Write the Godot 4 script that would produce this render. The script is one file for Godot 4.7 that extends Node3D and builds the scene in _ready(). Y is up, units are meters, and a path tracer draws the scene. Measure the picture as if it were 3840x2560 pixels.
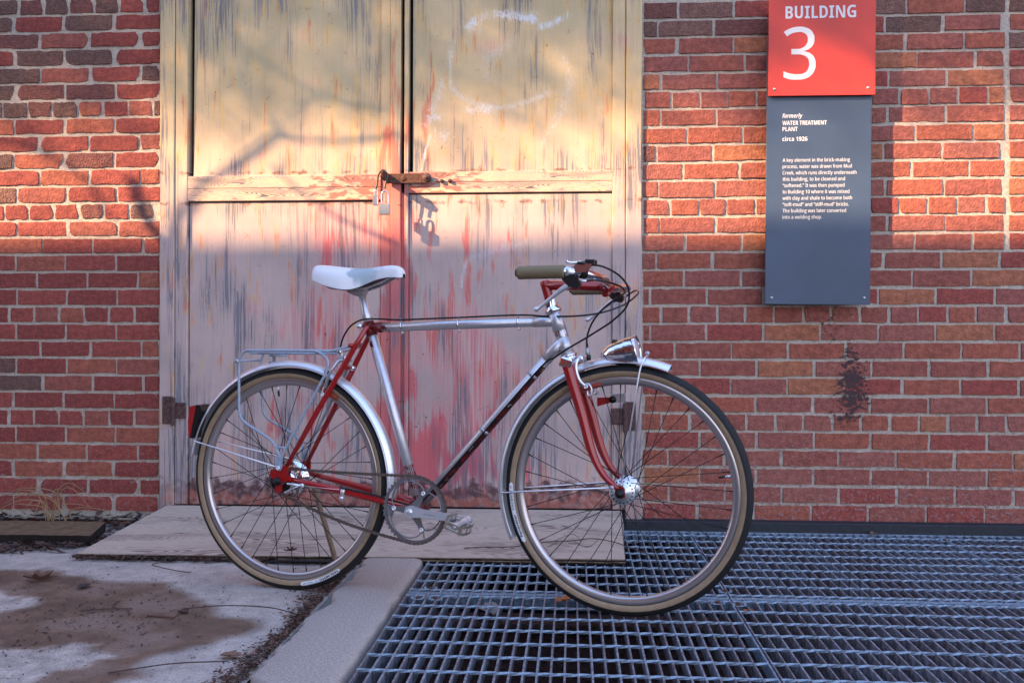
extends Node3D
# A silver and red bicycle in front of old wooden doors in a brick wall.
# Metres, y up. The brick faces lie on z = 0, the steel grating on y = 0.

const SUN_WAY := Vector3(1.5, -0.95, -1.0)
const SLAB_Y := -0.019
const WHEEL_R := 0.3282
const DOOR_X0 := -1.66
const DOOR_X1 := 0.28
const DOOR_Y1 := 2.42

var mats := {}
var taken := {}
var rng := RandomNumberGenerator.new()
var bike: Node3D


func _ready() -> void:
	rng.seed = 1926
	make_camera_and_light()
	make_materials()
	make_brick_walls()
	make_doors()
	make_ground()
	make_grating()
	make_signs()
	make_door_hardware()
	make_loose_things()
	make_bicycle()
	make_surroundings()


# ------------------------------------------------------------------ camera, light
func make_camera_and_light() -> void:
	var cam := Camera3D.new()
	cam.name = "camera"
	cam.fov = rad_to_deg(2.0 * atan(1280.0 / 3471.0))
	cam.near = 0.05
	cam.far = 400.0
	var fw := Vector3(-0.06518, 0.00053, -0.99787).normalized()
	var rt := Vector3(0.99787, 0.00175, -0.06518).normalized()
	var up := rt.cross(fw).normalized()
	rt = fw.cross(up)
	cam.transform = Transform3D(Basis(rt, up, -fw), Vector3(0, 0.7158, 3.5978))
	add_child(cam)
	cam.current = true

	var sky_mat := ProceduralSkyMaterial.new()
	sky_mat.sky_top_color = Color(0.465, 0.565, 0.745)
	sky_mat.sky_horizon_color = Color(0.90, 0.88, 0.90)
	sky_mat.sky_curve = 0.2
	sky_mat.ground_bottom_color = Color(0.25, 0.23, 0.22)
	sky_mat.ground_horizon_color = Color(0.55, 0.53, 0.52)
	sky_mat.sky_energy_multiplier = 1.0
	var sky := Sky.new()
	sky.sky_material = sky_mat
	var env := Environment.new()
	env.background_mode = Environment.BG_SKY
	env.sky = sky
	env.background_energy_multiplier = 1.3
	env.tonemap_mode = Environment.TONE_MAPPER_LINEAR
	env.tonemap_exposure = 3.4
	env.sdfgi_enabled = true
	env.ssao_enabled = true
	env.ssil_enabled = true
	var we := WorldEnvironment.new()
	we.name = "world_environment"
	we.environment = env
	add_child(we)

	var sun := DirectionalLight3D.new()
	sun.name = "sun"
	sun.light_energy = 1.42
	sun.light_color = Color(1.0, 0.825, 0.65)
	sun.light_angular_distance = 0.55
	sun.shadow_enabled = true
	sun.sky_mode = DirectionalLight3D.SKY_MODE_LIGHT_ONLY
	var back := -SUN_WAY.normalized()
	var side := Vector3.UP.cross(back).normalized()
	sun.transform = Transform3D(Basis(side, back.cross(side), back), Vector3(-6, 8, 9))
	add_child(sun)


# ------------------------------------------------------------------ scene helpers
func numbered(called: String) -> String:
	if not taken.has(called):
		taken[called] = 0
		return called
	taken[called] += 1
	return "%s_%03d" % [called, taken[called]]


func tag(o: Node, label: String, category: String, group := "") -> void:
	o.set_meta("label", label)
	o.set_meta("category", category)
	if group != "":
		o.set_meta("group", group)


func thing(called: String, label: String, category: String, at := Vector3.ZERO, group := "") -> Node3D:
	var o := Node3D.new()
	o.name = numbered(called)
	o.position = at
	add_child(o, true)
	tag(o, label, category, group)
	return o


func put(called: String, mesh: Mesh, m: Material, parent: Node = null, xf := Transform3D.IDENTITY) -> MeshInstance3D:
	var o := MeshInstance3D.new()
	o.name = called if parent else numbered(called)
	o.mesh = mesh
	o.material_override = m
	o.transform = xf
	(parent if parent else self).add_child(o, true)
	return o


func obj(called: String, st: SurfaceTool, m: Material, parent: Node = null) -> MeshInstance3D:
	st.generate_normals()
	return put(called, st.commit(), m, parent)


func structure(o: Node) -> void:
	o.set_meta("kind", "structure")


func stool(flat := false) -> SurfaceTool:
	var st := SurfaceTool.new()
	st.begin(Mesh.PRIMITIVE_TRIANGLES)
	st.set_smooth_group(-1 if flat else 0)
	return st


func tri(st: SurfaceTool, a: Vector3, b: Vector3, c: Vector3, out: Vector3, ua := Vector2.ZERO, ub := Vector2.ZERO, uc := Vector2.ZERO) -> void:
	if (a - c).cross(a - b).dot(out) < 0.0:
		st.set_uv(ua); st.add_vertex(a)
		st.set_uv(uc); st.add_vertex(c)
		st.set_uv(ub); st.add_vertex(b)
	else:
		st.set_uv(ua); st.add_vertex(a)
		st.set_uv(ub); st.add_vertex(b)
		st.set_uv(uc); st.add_vertex(c)


func quad(st: SurfaceTool, a: Vector3, b: Vector3, c: Vector3, d: Vector3, out: Vector3, u := Rect2(0, 0, 1, 1)) -> void:
	var u0 := u.position
	var u1 := u.end
	tri(st, a, b, c, out, u0, Vector2(u1.x, u0.y), u1)
	tri(st, a, c, d, out, u0, u1, Vector2(u0.x, u1.y))


func frame_along(dir: Vector3) -> Basis:
	var z := dir.normalized()
	var ref := Vector3.UP if absf(z.y) < 0.9 else Vector3.RIGHT
	var x := ref.cross(z).normalized()
	return Basis(x, z.cross(x), z)


# A tube through points with one radius per point (or one for all).
func tube(st: SurfaceTool, pts: Array, radii: Variant, sides := 10, caps := true, squash := 1.0) -> void:
	var n := pts.size()
	var bs := frame_along(pts[1] - pts[0])
	var rings := []
	var run := 0.0
	var lens := []
	for i in n:
		var dir: Vector3 = (pts[mini(i + 1, n - 1)] - pts[maxi(i - 1, 0)]).normalized()
		var x := (bs.x - dir * bs.x.dot(dir)).normalized()
		bs = Basis(x, dir.cross(x), dir)
		var r: float = radii if radii is float else radii[i]
		var ring := PackedVector3Array()
		for k in sides:
			var a := TAU * k / sides
			ring.append(pts[i] + bs.x * cos(a) * r + bs.y * sin(a) * r * squash)
		rings.append(ring)
		if i > 0:
			run += pts[i].distance_to(pts[i - 1])
		lens.append(run)
	for i in n - 1:
		var mid: Vector3 = (pts[i] + pts[i + 1]) * 0.5
		for k in sides:
			var k2 := (k + 1) % sides
			var a: Vector3 = rings[i][k]
			var b: Vector3 = rings[i][k2]
			var c: Vector3 = rings[i + 1][k2]
			var d: Vector3 = rings[i + 1][k]
			quad(st, a, b, c, d, (a + b + c + d) * 0.25 - mid, Rect2(float(k) / sides, lens[i], 1.0 / sides, lens[i + 1] - lens[i]))
	if caps:
		for e in [0, n - 1]:
			var c0: Vector3 = pts[e]
			var out: Vector3 = pts[0] - pts[1] if e == 0 else pts[n - 1] - pts[n - 2]
			for k in sides:
				tri(st, c0, rings[e][k], rings[e][(k + 1) % sides], out)


# Smooth path through control points.
func curve(ctrl: Array, per := 8) -> Array:
	var out := []
	var n := ctrl.size()
	for i in n - 1:
		var p0: Vector3 = ctrl[maxi(i - 1, 0)]
		var p1: Vector3 = ctrl[i]
		var p2: Vector3 = ctrl[i + 1]
		var p3: Vector3 = ctrl[mini(i + 2, n - 1)]
		for k in per:
			out.append(p1.cubic_interpolate(p2, p0, p3, float(k) / per))
	out.append(ctrl[n - 1])
	return out


# Straight runs with rounded corners.
func bent(ctrl: Array, radius: float, per := 5) -> Array:
	var out := [ctrl[0]]
	for i in range(1, ctrl.size() - 1):
		var p: Vector3 = ctrl[i]
		var a: Vector3 = (ctrl[i - 1] - p)
		var b: Vector3 = (ctrl[i + 1] - p)
		var r := minf(radius, minf(a.length(), b.length()) * 0.48)
		var pa := p + a.normalized() * r
		var pb := p + b.normalized() * r
		for k in per + 1:
			var t := float(k) / per
			out.append(pa.lerp(p, t).lerp(p.lerp(pb, t), t))
	out.append(ctrl[ctrl.size() - 1])
	return out


# A profile of (radius, along the axis) turned about z of xf, from angle a0 to a1.
func lathe(st: SurfaceTool, prof: Array, xf: Transform3D, segs := 24, a0 := 0.0, a1 := TAU, closed := false, hard := false) -> void:
	var n := prof.size()
	var cen := Vector2.ZERO
	for p in prof:
		cen += p
	cen /= n
	var bands := n if closed else n - 1
	for j in bands:
		var p: Vector2 = prof[j]
		var q: Vector2 = prof[(j + 1) % n]
		if p.distance_to(q) < 1e-7:
			continue
		if hard:
			st.set_smooth_group(j + 1)
		var across := Vector2(q.y - p.y, p.x - q.x).normalized()
		if closed and across.dot((p + q) * 0.5 - cen) < 0.0:
			across = -across
		for i in segs:
			var t0 := a0 + (a1 - a0) * i / segs
			var t1 := a0 + (a1 - a0) * (i + 1) / segs
			var tm := (t0 + t1) * 0.5
			var out := xf.basis * Vector3(across.x * cos(tm), across.x * sin(tm), across.y)
			quad(st, xf * Vector3(p.x * cos(t0), p.x * sin(t0), p.y), xf * Vector3(p.x * cos(t1), p.x * sin(t1), p.y), xf * Vector3(q.x * cos(t1), q.x * sin(t1), q.y), xf * Vector3(q.x * cos(t0), q.x * sin(t0), q.y), out, Rect2(float(i) / segs, float(j) / bands, 1.0 / segs, 1.0 / bands))


# Box with small bevels; xf places its centre.
func box(st: SurfaceTool, xf: Transform3D, size: Vector3, bevel := 0.0) -> void:
	st.set_smooth_group(-1)
	var h := size * 0.5
	var b := minf(bevel, minf(h.x, minf(h.y, h.z)) * 0.9)
	for ax in 3:
		var ux := (ax + 1) % 3
		var uy := (ax + 2) % 3
		for s in [-1.0, 1.0]:
			var out := Vector3.ZERO
			out[ax] = s
			var c := []
			for q in [[-1, -1], [1, -1], [1, 1], [-1, 1]]:
				var p := Vector3.ZERO
				p[ax] = s * h[ax]
				p[ux] = q[0] * (h[ux] - b)
				p[uy] = q[1] * (h[uy] - b)
				c.append(xf * p)
			quad(st, c[0], c[1], c[2], c[3], xf.basis * out)
	if b > 0.0:
		for ax in 3:
			var ux := (ax + 1) % 3
			var uy := (ax + 2) % 3
			for s in [-1.0, 1.0]:
				for t in [-1.0, 1.0]:
					var c := []
					for e in [[-1.0, 0], [1.0, 0], [1.0, 1], [-1.0, 1]]:
						var p := Vector3.ZERO
						p[ax] = e[0] * (h[ax] - b)
						p[ux] = s * (h[ux] if e[1] == 0 else h[ux] - b)
						p[uy] = t * (h[uy] - b if e[1] == 0 else h[uy])
						c.append(xf * p)
					var out := Vector3.ZERO
					out[ux] = s
					out[uy] = t
					quad(st, c[0], c[1], c[2], c[3], xf.basis * out)
		for sx in [-1.0, 1.0]:
			for sy in [-1.0, 1.0]:
				for sz in [-1.0, 1.0]:
					var sg := Vector3(sx, sy, sz)
					tri(st, xf * (sg * Vector3(h.x, h.y - b, h.z - b)), xf * (sg * Vector3(h.x - b, h.y, h.z - b)), xf * (sg * Vector3(h.x - b, h.y - b, h.z)), xf.basis * sg)


func bx(st: SurfaceTool, lo: Vector3, hi: Vector3, bevel := 0.0) -> void:
	box(st, Transform3D(Basis.IDENTITY, (lo + hi) * 0.5), hi - lo, bevel)


# A flat outline in the x-y plane of xf, given thickness along z.
func prism(st: SurfaceTool, outline: PackedVector2Array, xf: Transform3D, thick: float) -> void:
	st.set_smooth_group(-1)
	var idx := Geometry2D.triangulate_polygon(outline)
	for k in range(0, idx.size(), 3):
		for s in [0.5, -0.5]:
			var v := []
			for j in 3:
				var q := outline[idx[k + j]]
				v.append(xf * Vector3(q.x, q.y, s * thick))
			tri(st, v[0], v[1], v[2], xf.basis.z * s)
	var sgn := 1.0 if Geometry2D.is_polygon_clockwise(outline) else -1.0
	for i in outline.size():
		var p := outline[i]
		var q := outline[(i + 1) % outline.size()]
		var out := Vector3(-(q.y - p.y), q.x - p.x, 0) * sgn
		quad(st, xf * Vector3(p.x, p.y, thick * 0.5), xf * Vector3(q.x, q.y, thick * 0.5), xf * Vector3(q.x, q.y, -thick * 0.5), xf * Vector3(p.x, p.y, -thick * 0.5), xf.basis * out)


func place(at: Vector3, x := Vector3.RIGHT, y := Vector3.UP) -> Transform3D:
	var xx := x.normalized()
	var zz := xx.cross(y).normalized()
	return Transform3D(Basis(xx, zz.cross(xx), zz), at)


func aim(at: Vector3, dir: Vector3) -> Transform3D:
	return Transform3D(frame_along(dir), at)


# ------------------------------------------------------------------ materials
func noise(seed_: int, freq: float, octaves := 4, kind := FastNoiseLite.TYPE_SIMPLEX_SMOOTH) -> FastNoiseLite:
	var n := FastNoiseLite.new()
	n.seed = seed_
	n.noise_type = kind
	n.frequency = freq
	n.fractal_octaves = octaves
	return n


func noise_tex(seed_: int, freq: float, lo: Color, hi: Color, size := 512, octaves := 5, mid := -1.0) -> NoiseTexture2D:
	var t := NoiseTexture2D.new()
	t.width = size
	t.height = size
	t.seamless = true
	t.noise = noise(seed_, freq, octaves)
	var g := Gradient.new()
	g.set_color(0, lo)
	g.set_color(1, hi)
	if mid > 0.0:
		g.set_offset(0, mid - 0.12)
		g.set_offset(1, mid + 0.12)
	t.color_ramp = g
	return t


func mat(called: String, c: Color, rough := 0.8, metal := 0.0) -> StandardMaterial3D:
	var m := StandardMaterial3D.new()
	m.resource_name = called
	m.albedo_color = c
	m.roughness = rough
	m.metallic = metal
	mats[called] = m
	return m


func triplanar(m: StandardMaterial3D, scale: float, albedo: Texture2D, height: Texture2D = null, depth := 0.1, world := true) -> void:
	m.uv1_triplanar = true
	m.uv1_world_triplanar = world
	m.uv1_scale = Vector3.ONE * scale
	m.albedo_texture = albedo
	if height:
		m.heightmap_enabled = true
		m.heightmap_texture = height
		m.heightmap_scale = depth


func make_materials() -> void:
	var grey_mottle := noise_tex(3, 0.012, Color(0.72, 0.7, 0.7), Color(1, 1, 1), 512, 6)
	var fine_height := noise_tex(5, 0.03, Color.BLACK, Color.WHITE, 512, 5)
	var pits := noise_tex(9, 0.06, Color.BLACK, Color.WHITE, 512, 3, 0.42)
	# bricks: fired clay in a run of tones
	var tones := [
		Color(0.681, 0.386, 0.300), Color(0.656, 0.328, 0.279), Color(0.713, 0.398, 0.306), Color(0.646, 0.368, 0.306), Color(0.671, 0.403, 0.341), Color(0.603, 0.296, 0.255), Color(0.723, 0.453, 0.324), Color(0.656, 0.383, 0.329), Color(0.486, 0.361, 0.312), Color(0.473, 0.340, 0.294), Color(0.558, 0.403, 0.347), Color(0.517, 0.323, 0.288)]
	for i in tones.size():
		var m := mat("brick_%d" % i, tones[i], 0.92)
		triplanar(m, 4.5 + (i % 3) * 0.9, grey_mottle, fine_height, 0.22 if i < 8 else 0.4)
		m.uv1_offset = Vector3(i * 0.37, i * 0.61, i * 0.19)
	triplanar(mat("mortar", Color(0.79, 0.74, 0.67), 0.95), 6.0, noise_tex(11, 0.02, Color(0.8, 0.79, 0.78), Color(1, 1, 1), 512, 6), pits, 0.08)
	triplanar(mat("rough_wall", Color(0.56, 0.29, 0.22), 0.95), 0.8, grey_mottle)
	triplanar(mat("concrete", Color(0.74, 0.695, 0.655), 0.92), 3.4, noise_tex(13, 0.035, Color(0.70, 0.685, 0.67), Color(1, 1, 1), 1024, 7), noise_tex(14, 0.09, Color.BLACK, Color.WHITE, 512, 5), 0.035)
	triplanar(mat("asphalt", Color(0.27, 0.26, 0.26), 0.95), 2.0, grey_mottle)
	triplanar(mat("pit_dark", Color(0.24, 0.29, 0.34), 0.5), 1.5, grey_mottle)
	triplanar(mat("galvanised", Color(0.62, 0.71, 0.78), 0.5, 0.2), 9.0, noise_tex(17, 0.02, Color(0.62, 0.6, 0.6), Color(1, 1, 1), 256, 5))
	triplanar(mat("bar_steel", Color(0.64, 0.685, 0.735), 0.55, 0.25), 7.0, noise_tex(18, 0.02, Color(0.55, 0.5, 0.48), Color(1, 1, 1), 256, 5))
	triplanar(mat("bar_steel_dull", Color(0.59, 0.61, 0.645), 0.6, 0.25), 8.0, noise_tex(20, 0.02, Color(0.5, 0.44, 0.42), Color(1, 1, 1), 256, 5))
	triplanar(mat("dark_steel", Color(0.17, 0.19, 0.22), 0.55, 0.3), 5.0, grey_mottle)
	triplanar(mat("rusty_iron", Color(0.47, 0.38, 0.36), 0.8, 0.2), 9.0, noise_tex(19, 0.02, Color(0.55, 0.5, 0.5), Color(1.0, 0.9, 0.85), 256, 5), fine_height, 0.15)
	triplanar(mat("hasp_iron", Color(0.40, 0.31, 0.27), 0.75, 0.3), 14.0, noise_tex(23, 0.02, Color(0.75, 0.5, 0.35), Color(1, 1, 1), 256, 5))
	mat("padlock_body", Color(0.72, 0.71, 0.68), 0.45, 0.7)
	mat("padlock_chrome", Color(0.78, 0.78, 0.8), 0.25, 0.9)
	mat("shackle_dark", Color(0.34, 0.33, 0.33), 0.45, 0.8)
	# bicycle
	var bare := mat("bare_metal", Color(0.82, 0.82, 0.83), 0.40, 0.75)
	triplanar(bare, 10.0, noise_tex(29, 0.02, Color(0.92, 0.91, 0.91), Color(1, 1, 1), 256, 5), null, 0.0, false)
	mat("alloy", Color(0.88, 0.89, 0.90), 0.36, 0.75)
	mat("alloy_matt", Color(0.70, 0.70, 0.72), 0.45, 0.75)
	mat("ring_alloy", Color(0.47, 0.46, 0.46), 0.5, 0.6)
	mat("chrome", Color(0.88, 0.88, 0.89), 0.08, 1.0)
	var red := mat("red_enamel", Color(0.60, 0.05, 0.05), 0.32)
	red.clearcoat_enabled = true
	red.clearcoat = 0.6
	red.clearcoat_roughness = 0.12
	triplanar(mat("old_red", Color(0.50, 0.08, 0.08), 0.45), 18.0, noise_tex(31, 0.03, Color(0.55, 0.5, 0.5), Color(1, 1, 1), 256, 4), null, 0.0, false)
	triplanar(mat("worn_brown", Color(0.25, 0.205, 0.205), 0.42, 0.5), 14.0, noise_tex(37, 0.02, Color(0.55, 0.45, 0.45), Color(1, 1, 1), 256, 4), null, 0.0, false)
	triplanar(mat("rack_grey", Color(0.66, 0.71, 0.77), 0.5, 0.25), 12.0, noise_tex(41, 0.02, Color(0.85, 0.85, 0.85), Color(1, 1, 1), 256, 4), null, 0.0, false)
	triplanar(mat("tyre_black", Color(0.075, 0.078, 0.085), 0.75), 20.0, grey_mottle, fine_height, 0.05, false)
	triplanar(mat("tyre_tan", Color(0.60, 0.51, 0.40), 0.7), 8.0, noise_tex(43, 0.02, Color(0.88, 0.86, 0.84), Color(1, 1, 1), 256, 5), null, 0.0, false)
	mat("rim_alloy", Color(0.72, 0.70, 0.69), 0.30, 0.85)
	mat("spoke_black", Color(0.10, 0.10, 0.105), 0.45, 0.5)
	mat("black_plastic", Color(0.055, 0.055, 0.06), 0.4)
	mat("cable_black", Color(0.03, 0.03, 0.033), 0.35)
	mat("dark_bolt", Color(0.16, 0.15, 0.15), 0.5, 0.6)
	mat("grip_rubber", Color(0.47, 0.42, 0.31), 0.75)
	mat("chain_steel", Color(0.45, 0.40, 0.37), 0.5, 0.7)
	mat("pad_orange", Color(0.58, 0.21, 0.12), 0.7)
	var lens := mat("red_lens", Color(0.62, 0.02, 0.04), 0.15)
	lens.clearcoat_enabled = true
	mat("saddle_white", Color(0.86, 0.86, 0.86), 0.42)
	mats.saddle_white.vertex_color_use_as_albedo = true
	triplanar(mat("brass_pedal", Color(0.80, 0.77, 0.69), 0.38, 0.75), 40.0, grey_mottle, null, 0.0, false)
	mat("label_white", Color(0.86, 0.87, 0.88), 0.5)
	mat("print_black", Color(0.03, 0.03, 0.035), 0.6)
	mat("print_red", Color(0.7, 0.08, 0.08), 0.6)
	mat("print_blue", Color(0.15, 0.35, 0.6), 0.6)
	# signs
	triplanar(mat("sign_red", Color(0.81, 0.23, 0.15), 0.5), 1.2, noise_tex(53, 0.006, Color(0.93, 0.93, 0.93), Color(1, 1, 1), 256, 3))
	triplanar(mat("sign_grey", Color(0.24, 0.31, 0.39), 0.42), 1.6, noise_tex(59, 0.008, Color(0.86, 0.86, 0.87), Color(1, 1, 1), 256, 4))
	mat("sign_white", Color(0.84, 0.84, 0.83), 0.6)
	# loose things
	triplanar(mat("plank_wood", Color(0.50, 0.40, 0.29), 0.85), 5.0, noise_tex(61, 0.015, Color(0.62, 0.58, 0.52), Color(1, 1, 1), 256, 5), fine_height, 0.1)
	triplanar(mat("rotten_edge", Color(0.17, 0.12, 0.09), 0.95), 12.0, grey_mottle, fine_height, 0.3)
	triplanar(mat("stick_wood", Color(0.64, 0.56, 0.47), 0.85), 12.0, grey_mottle)
	mat("dead_grass", Color(0.62, 0.50, 0.35), 0.8)
	mat("twig_brown", Color(0.27, 0.20, 0.16), 0.9)
	var leaf_tones := [Color(0.36, 0.25, 0.20), Color(0.27, 0.19, 0.16), Color(0.45, 0.33, 0.26), Color(0.22, 0.18, 0.17)]
	for i in 4:
		mat("leaf_%d" % i, leaf_tones[i], 0.85)
	mat("leaf_orange", Color(0.62, 0.36, 0.16), 0.8)
	mat("leaf_pale", Color(0.56, 0.52, 0.50), 0.8)
	triplanar(mat("bark", Color(0.28, 0.24, 0.2), 0.95), 3.0, grey_mottle)
	mat("window_glass", Color(0.12, 0.14, 0.17), 0.1)


# ------------------------------------------------------------------ brick walls
func brick_mesh(seed_: int, l: float, h: float, ragged: float) -> ArrayMesh:
	var r := RandomNumberGenerator.new()
	r.seed = seed_
	var nx := 8
	var ny := 3
	var st := stool()
	var pts := []
	var chip := [0.0, 0.0, 0.0, 0.0]
	for i in 4:
		chip[i] = r.randf_range(0.0, 0.0022) * ragged
		if r.randf() < 0.16 * ragged:
			chip[i] += r.randf_range(0.004, 0.017) * minf(ragged, 1.3)
	for j in ny + 1:
		var line := []
		for i in nx + 1:
			var x := -l / 2 + l * i / nx
			var y := -h / 2 + h * j / ny
			var edge := (0.0012 + 0.0024 * ragged) * r.randf() * r.randf() * 1.6
			if i == 0:
				x += edge
			if i == nx:
				x -= edge
			if j == 0:
				y += edge
			if j == ny:
				y -= edge
			var cx := 0 if i <= nx / 2 else 1
			var cy := 0 if j <= ny / 2 else 2
			if (i == 0 or i == nx):
				x += chip[cx + cy] * (1.0 if i == 0 else -1.0) * (1.0 if j == 0 or j == ny else 0.35)
			if (j == 0 or j == ny) and (i == 0 or i == nx):
				y += chip[cx + cy] * (0.4 if j == 0 else -0.4)
			if i > 0 and i < nx:
				x += r.randf_range(-0.3, 0.3) * l / nx
			if j > 0 and j < ny:
				y += r.randf_range(-0.2, 0.2) * h / ny
			var z := r.randf_range(-1, 1) * 0.0009 * ragged
			if i == 0 or i == nx or j == 0 or j == ny:
				z -= r.randf_range(0.0, 0.0018) * ragged
			line.append(Vector3(x, y, z))
		pts.append(line)
	st.set_smooth_group(0)
	for j in ny:
		for i in nx:
			quad(st, pts[j][i], pts[j][i + 1], pts[j + 1][i + 1], pts[j + 1][i], Vector3.BACK)
	var loop := []
	for i in nx:
		loop.append(pts[0][i])
	for j in ny:
		loop.append(pts[j][nx])
	for i in nx:
		loop.append(pts[ny][nx - i])
	for j in ny:
		loop.append(pts[ny - j][0])
	for k in loop.size():
		var p: Vector3 = loop[k]
		var q: Vector3 = loop[(k + 1) % loop.size()]
		var po := Vector3(p.x * (1.0 + 0.0009 / l * 2), p.y * (1.0 + 0.0009 / h * 2), -0.0016)
		var qo := Vector3(q.x * (1.0 + 0.0009 / l * 2), q.y * (1.0 + 0.0009 / h * 2), -0.0016)
		var dirv := (p + q) * 0.5
		st.set_smooth_group(2)
		quad(st, p, q, qo, po, Vector3(dirv.x / l, dirv.y / h, 0.6))
		st.set_smooth_group(1)
		quad(st, po, qo, Vector3(qo.x, qo.y, -0.05), Vector3(po.x, po.y, -0.05), Vector3(dirv.x / l, dirv.y / h, 0.0))
	st.generate_normals()
	return st.commit()


func mortar_sheet(x0: float, x1: float, y0: float, y1: float, seed_: int, depth: float, amount: float) -> ArrayMesh:
	var st := stool()
	var n := noise(seed_, 22.0, 3)
	var n2 := noise(seed_ + 1, 5.0, 2)
	var step := 0.0085
	var nx := int((x1 - x0) / step)
	var ny := int((y1 - y0) / step)
	var prev := PackedVector3Array()
	for j in ny + 1:
		var row := PackedVector3Array()
		for i in nx + 1:
			var x := x0 + (x1 - x0) * i / nx
			var y := y0 + (y1 - y0) * j / ny
			row.append(Vector3(x, y, minf(depth + n.get_noise_2d(x, y) * amount + n2.get_noise_2d(x, y) * amount * 0.9, -0.0009)))
		if j > 0:
			for i in nx:
				quad(st, prev[i], prev[i + 1], row[i + 1], row[i], Vector3.BACK)
		prev = row
	st.generate_normals()
	return st.commit()


func lay_row(wall: Node3D, variants: Array, x_from: float, x_to: float, joint: float, pitch: float, y: float, h: float, pick: Callable) -> void:
	var x := joint - ceilf((joint - x_from) / pitch) * pitch
	while x < x_to:
		var a := maxf(x, x_from) + 0.005 + rng.randf_range(-0.0025, 0.0025)
		var b := minf(x + pitch, x_to) - 0.005 + rng.randf_range(-0.0025, 0.0025)
		x += pitch
		if b - a < 0.018:
			continue
		var len_ := b - a
		var nominal := 0.2 if len_ > 0.13 else 0.1
		var set_: Array = variants[0] if nominal > 0.15 else variants[1]
		var me: Mesh = set_[rng.randi() % set_.size()]
		var flip := 1.0 if rng.randf() < 0.5 else -1.0
		var bs := Basis(Vector3.FORWARD, rng.randf_range(-0.006, 0.006)) * Basis(Vector3.UP, rng.randf_range(-0.008, 0.008))
		bs = bs * Basis(Vector3(0, 0, 1), 0.0 if flip > 0 else PI)
		bs = bs.scaled_local(Vector3(len_ / nominal, rng.randf_range(0.965, 1.03), 1))
		put("brick", me, pick.call((a + b) * 0.5, y), wall, Transform3D(bs, Vector3((a + b) * 0.5, y + rng.randf_range(-0.0015, 0.0015), rng.randf_range(0.0002, 0.0032))))


# Thin crusts scattered over the brick faces.
func speckle(wall: Node3D, called: String, area: Rect2, cell: float, seed_: int, m: Material, density: Callable) -> void:
	var st := stool(true)
	var n := noise(seed_, 38.0, 4)
	var fine := noise(seed_ + 7, 190.0, 2)
	for j in int(area.size.y / cell):
		for i in int(area.size.x / cell):
			var x := area.position.x + i * cell
			var y := area.position.y + j * cell
			if density.call(x, y) + n.get_noise_2d(x, y * 1.5) + fine.get_noise_2d(x, y) * 0.35 > 0.0:
				var z := 0.0036 + fine.get_noise_2d(x, y) * 0.0003
				quad(st, Vector3(x, y, z), Vector3(x + cell, y, z), Vector3(x + cell, y + cell, z), Vector3(x, y + cell, z), Vector3.BACK)
	var o := obj(called, st, m, wall)
	o.set_meta("kind", "stuff")


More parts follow.
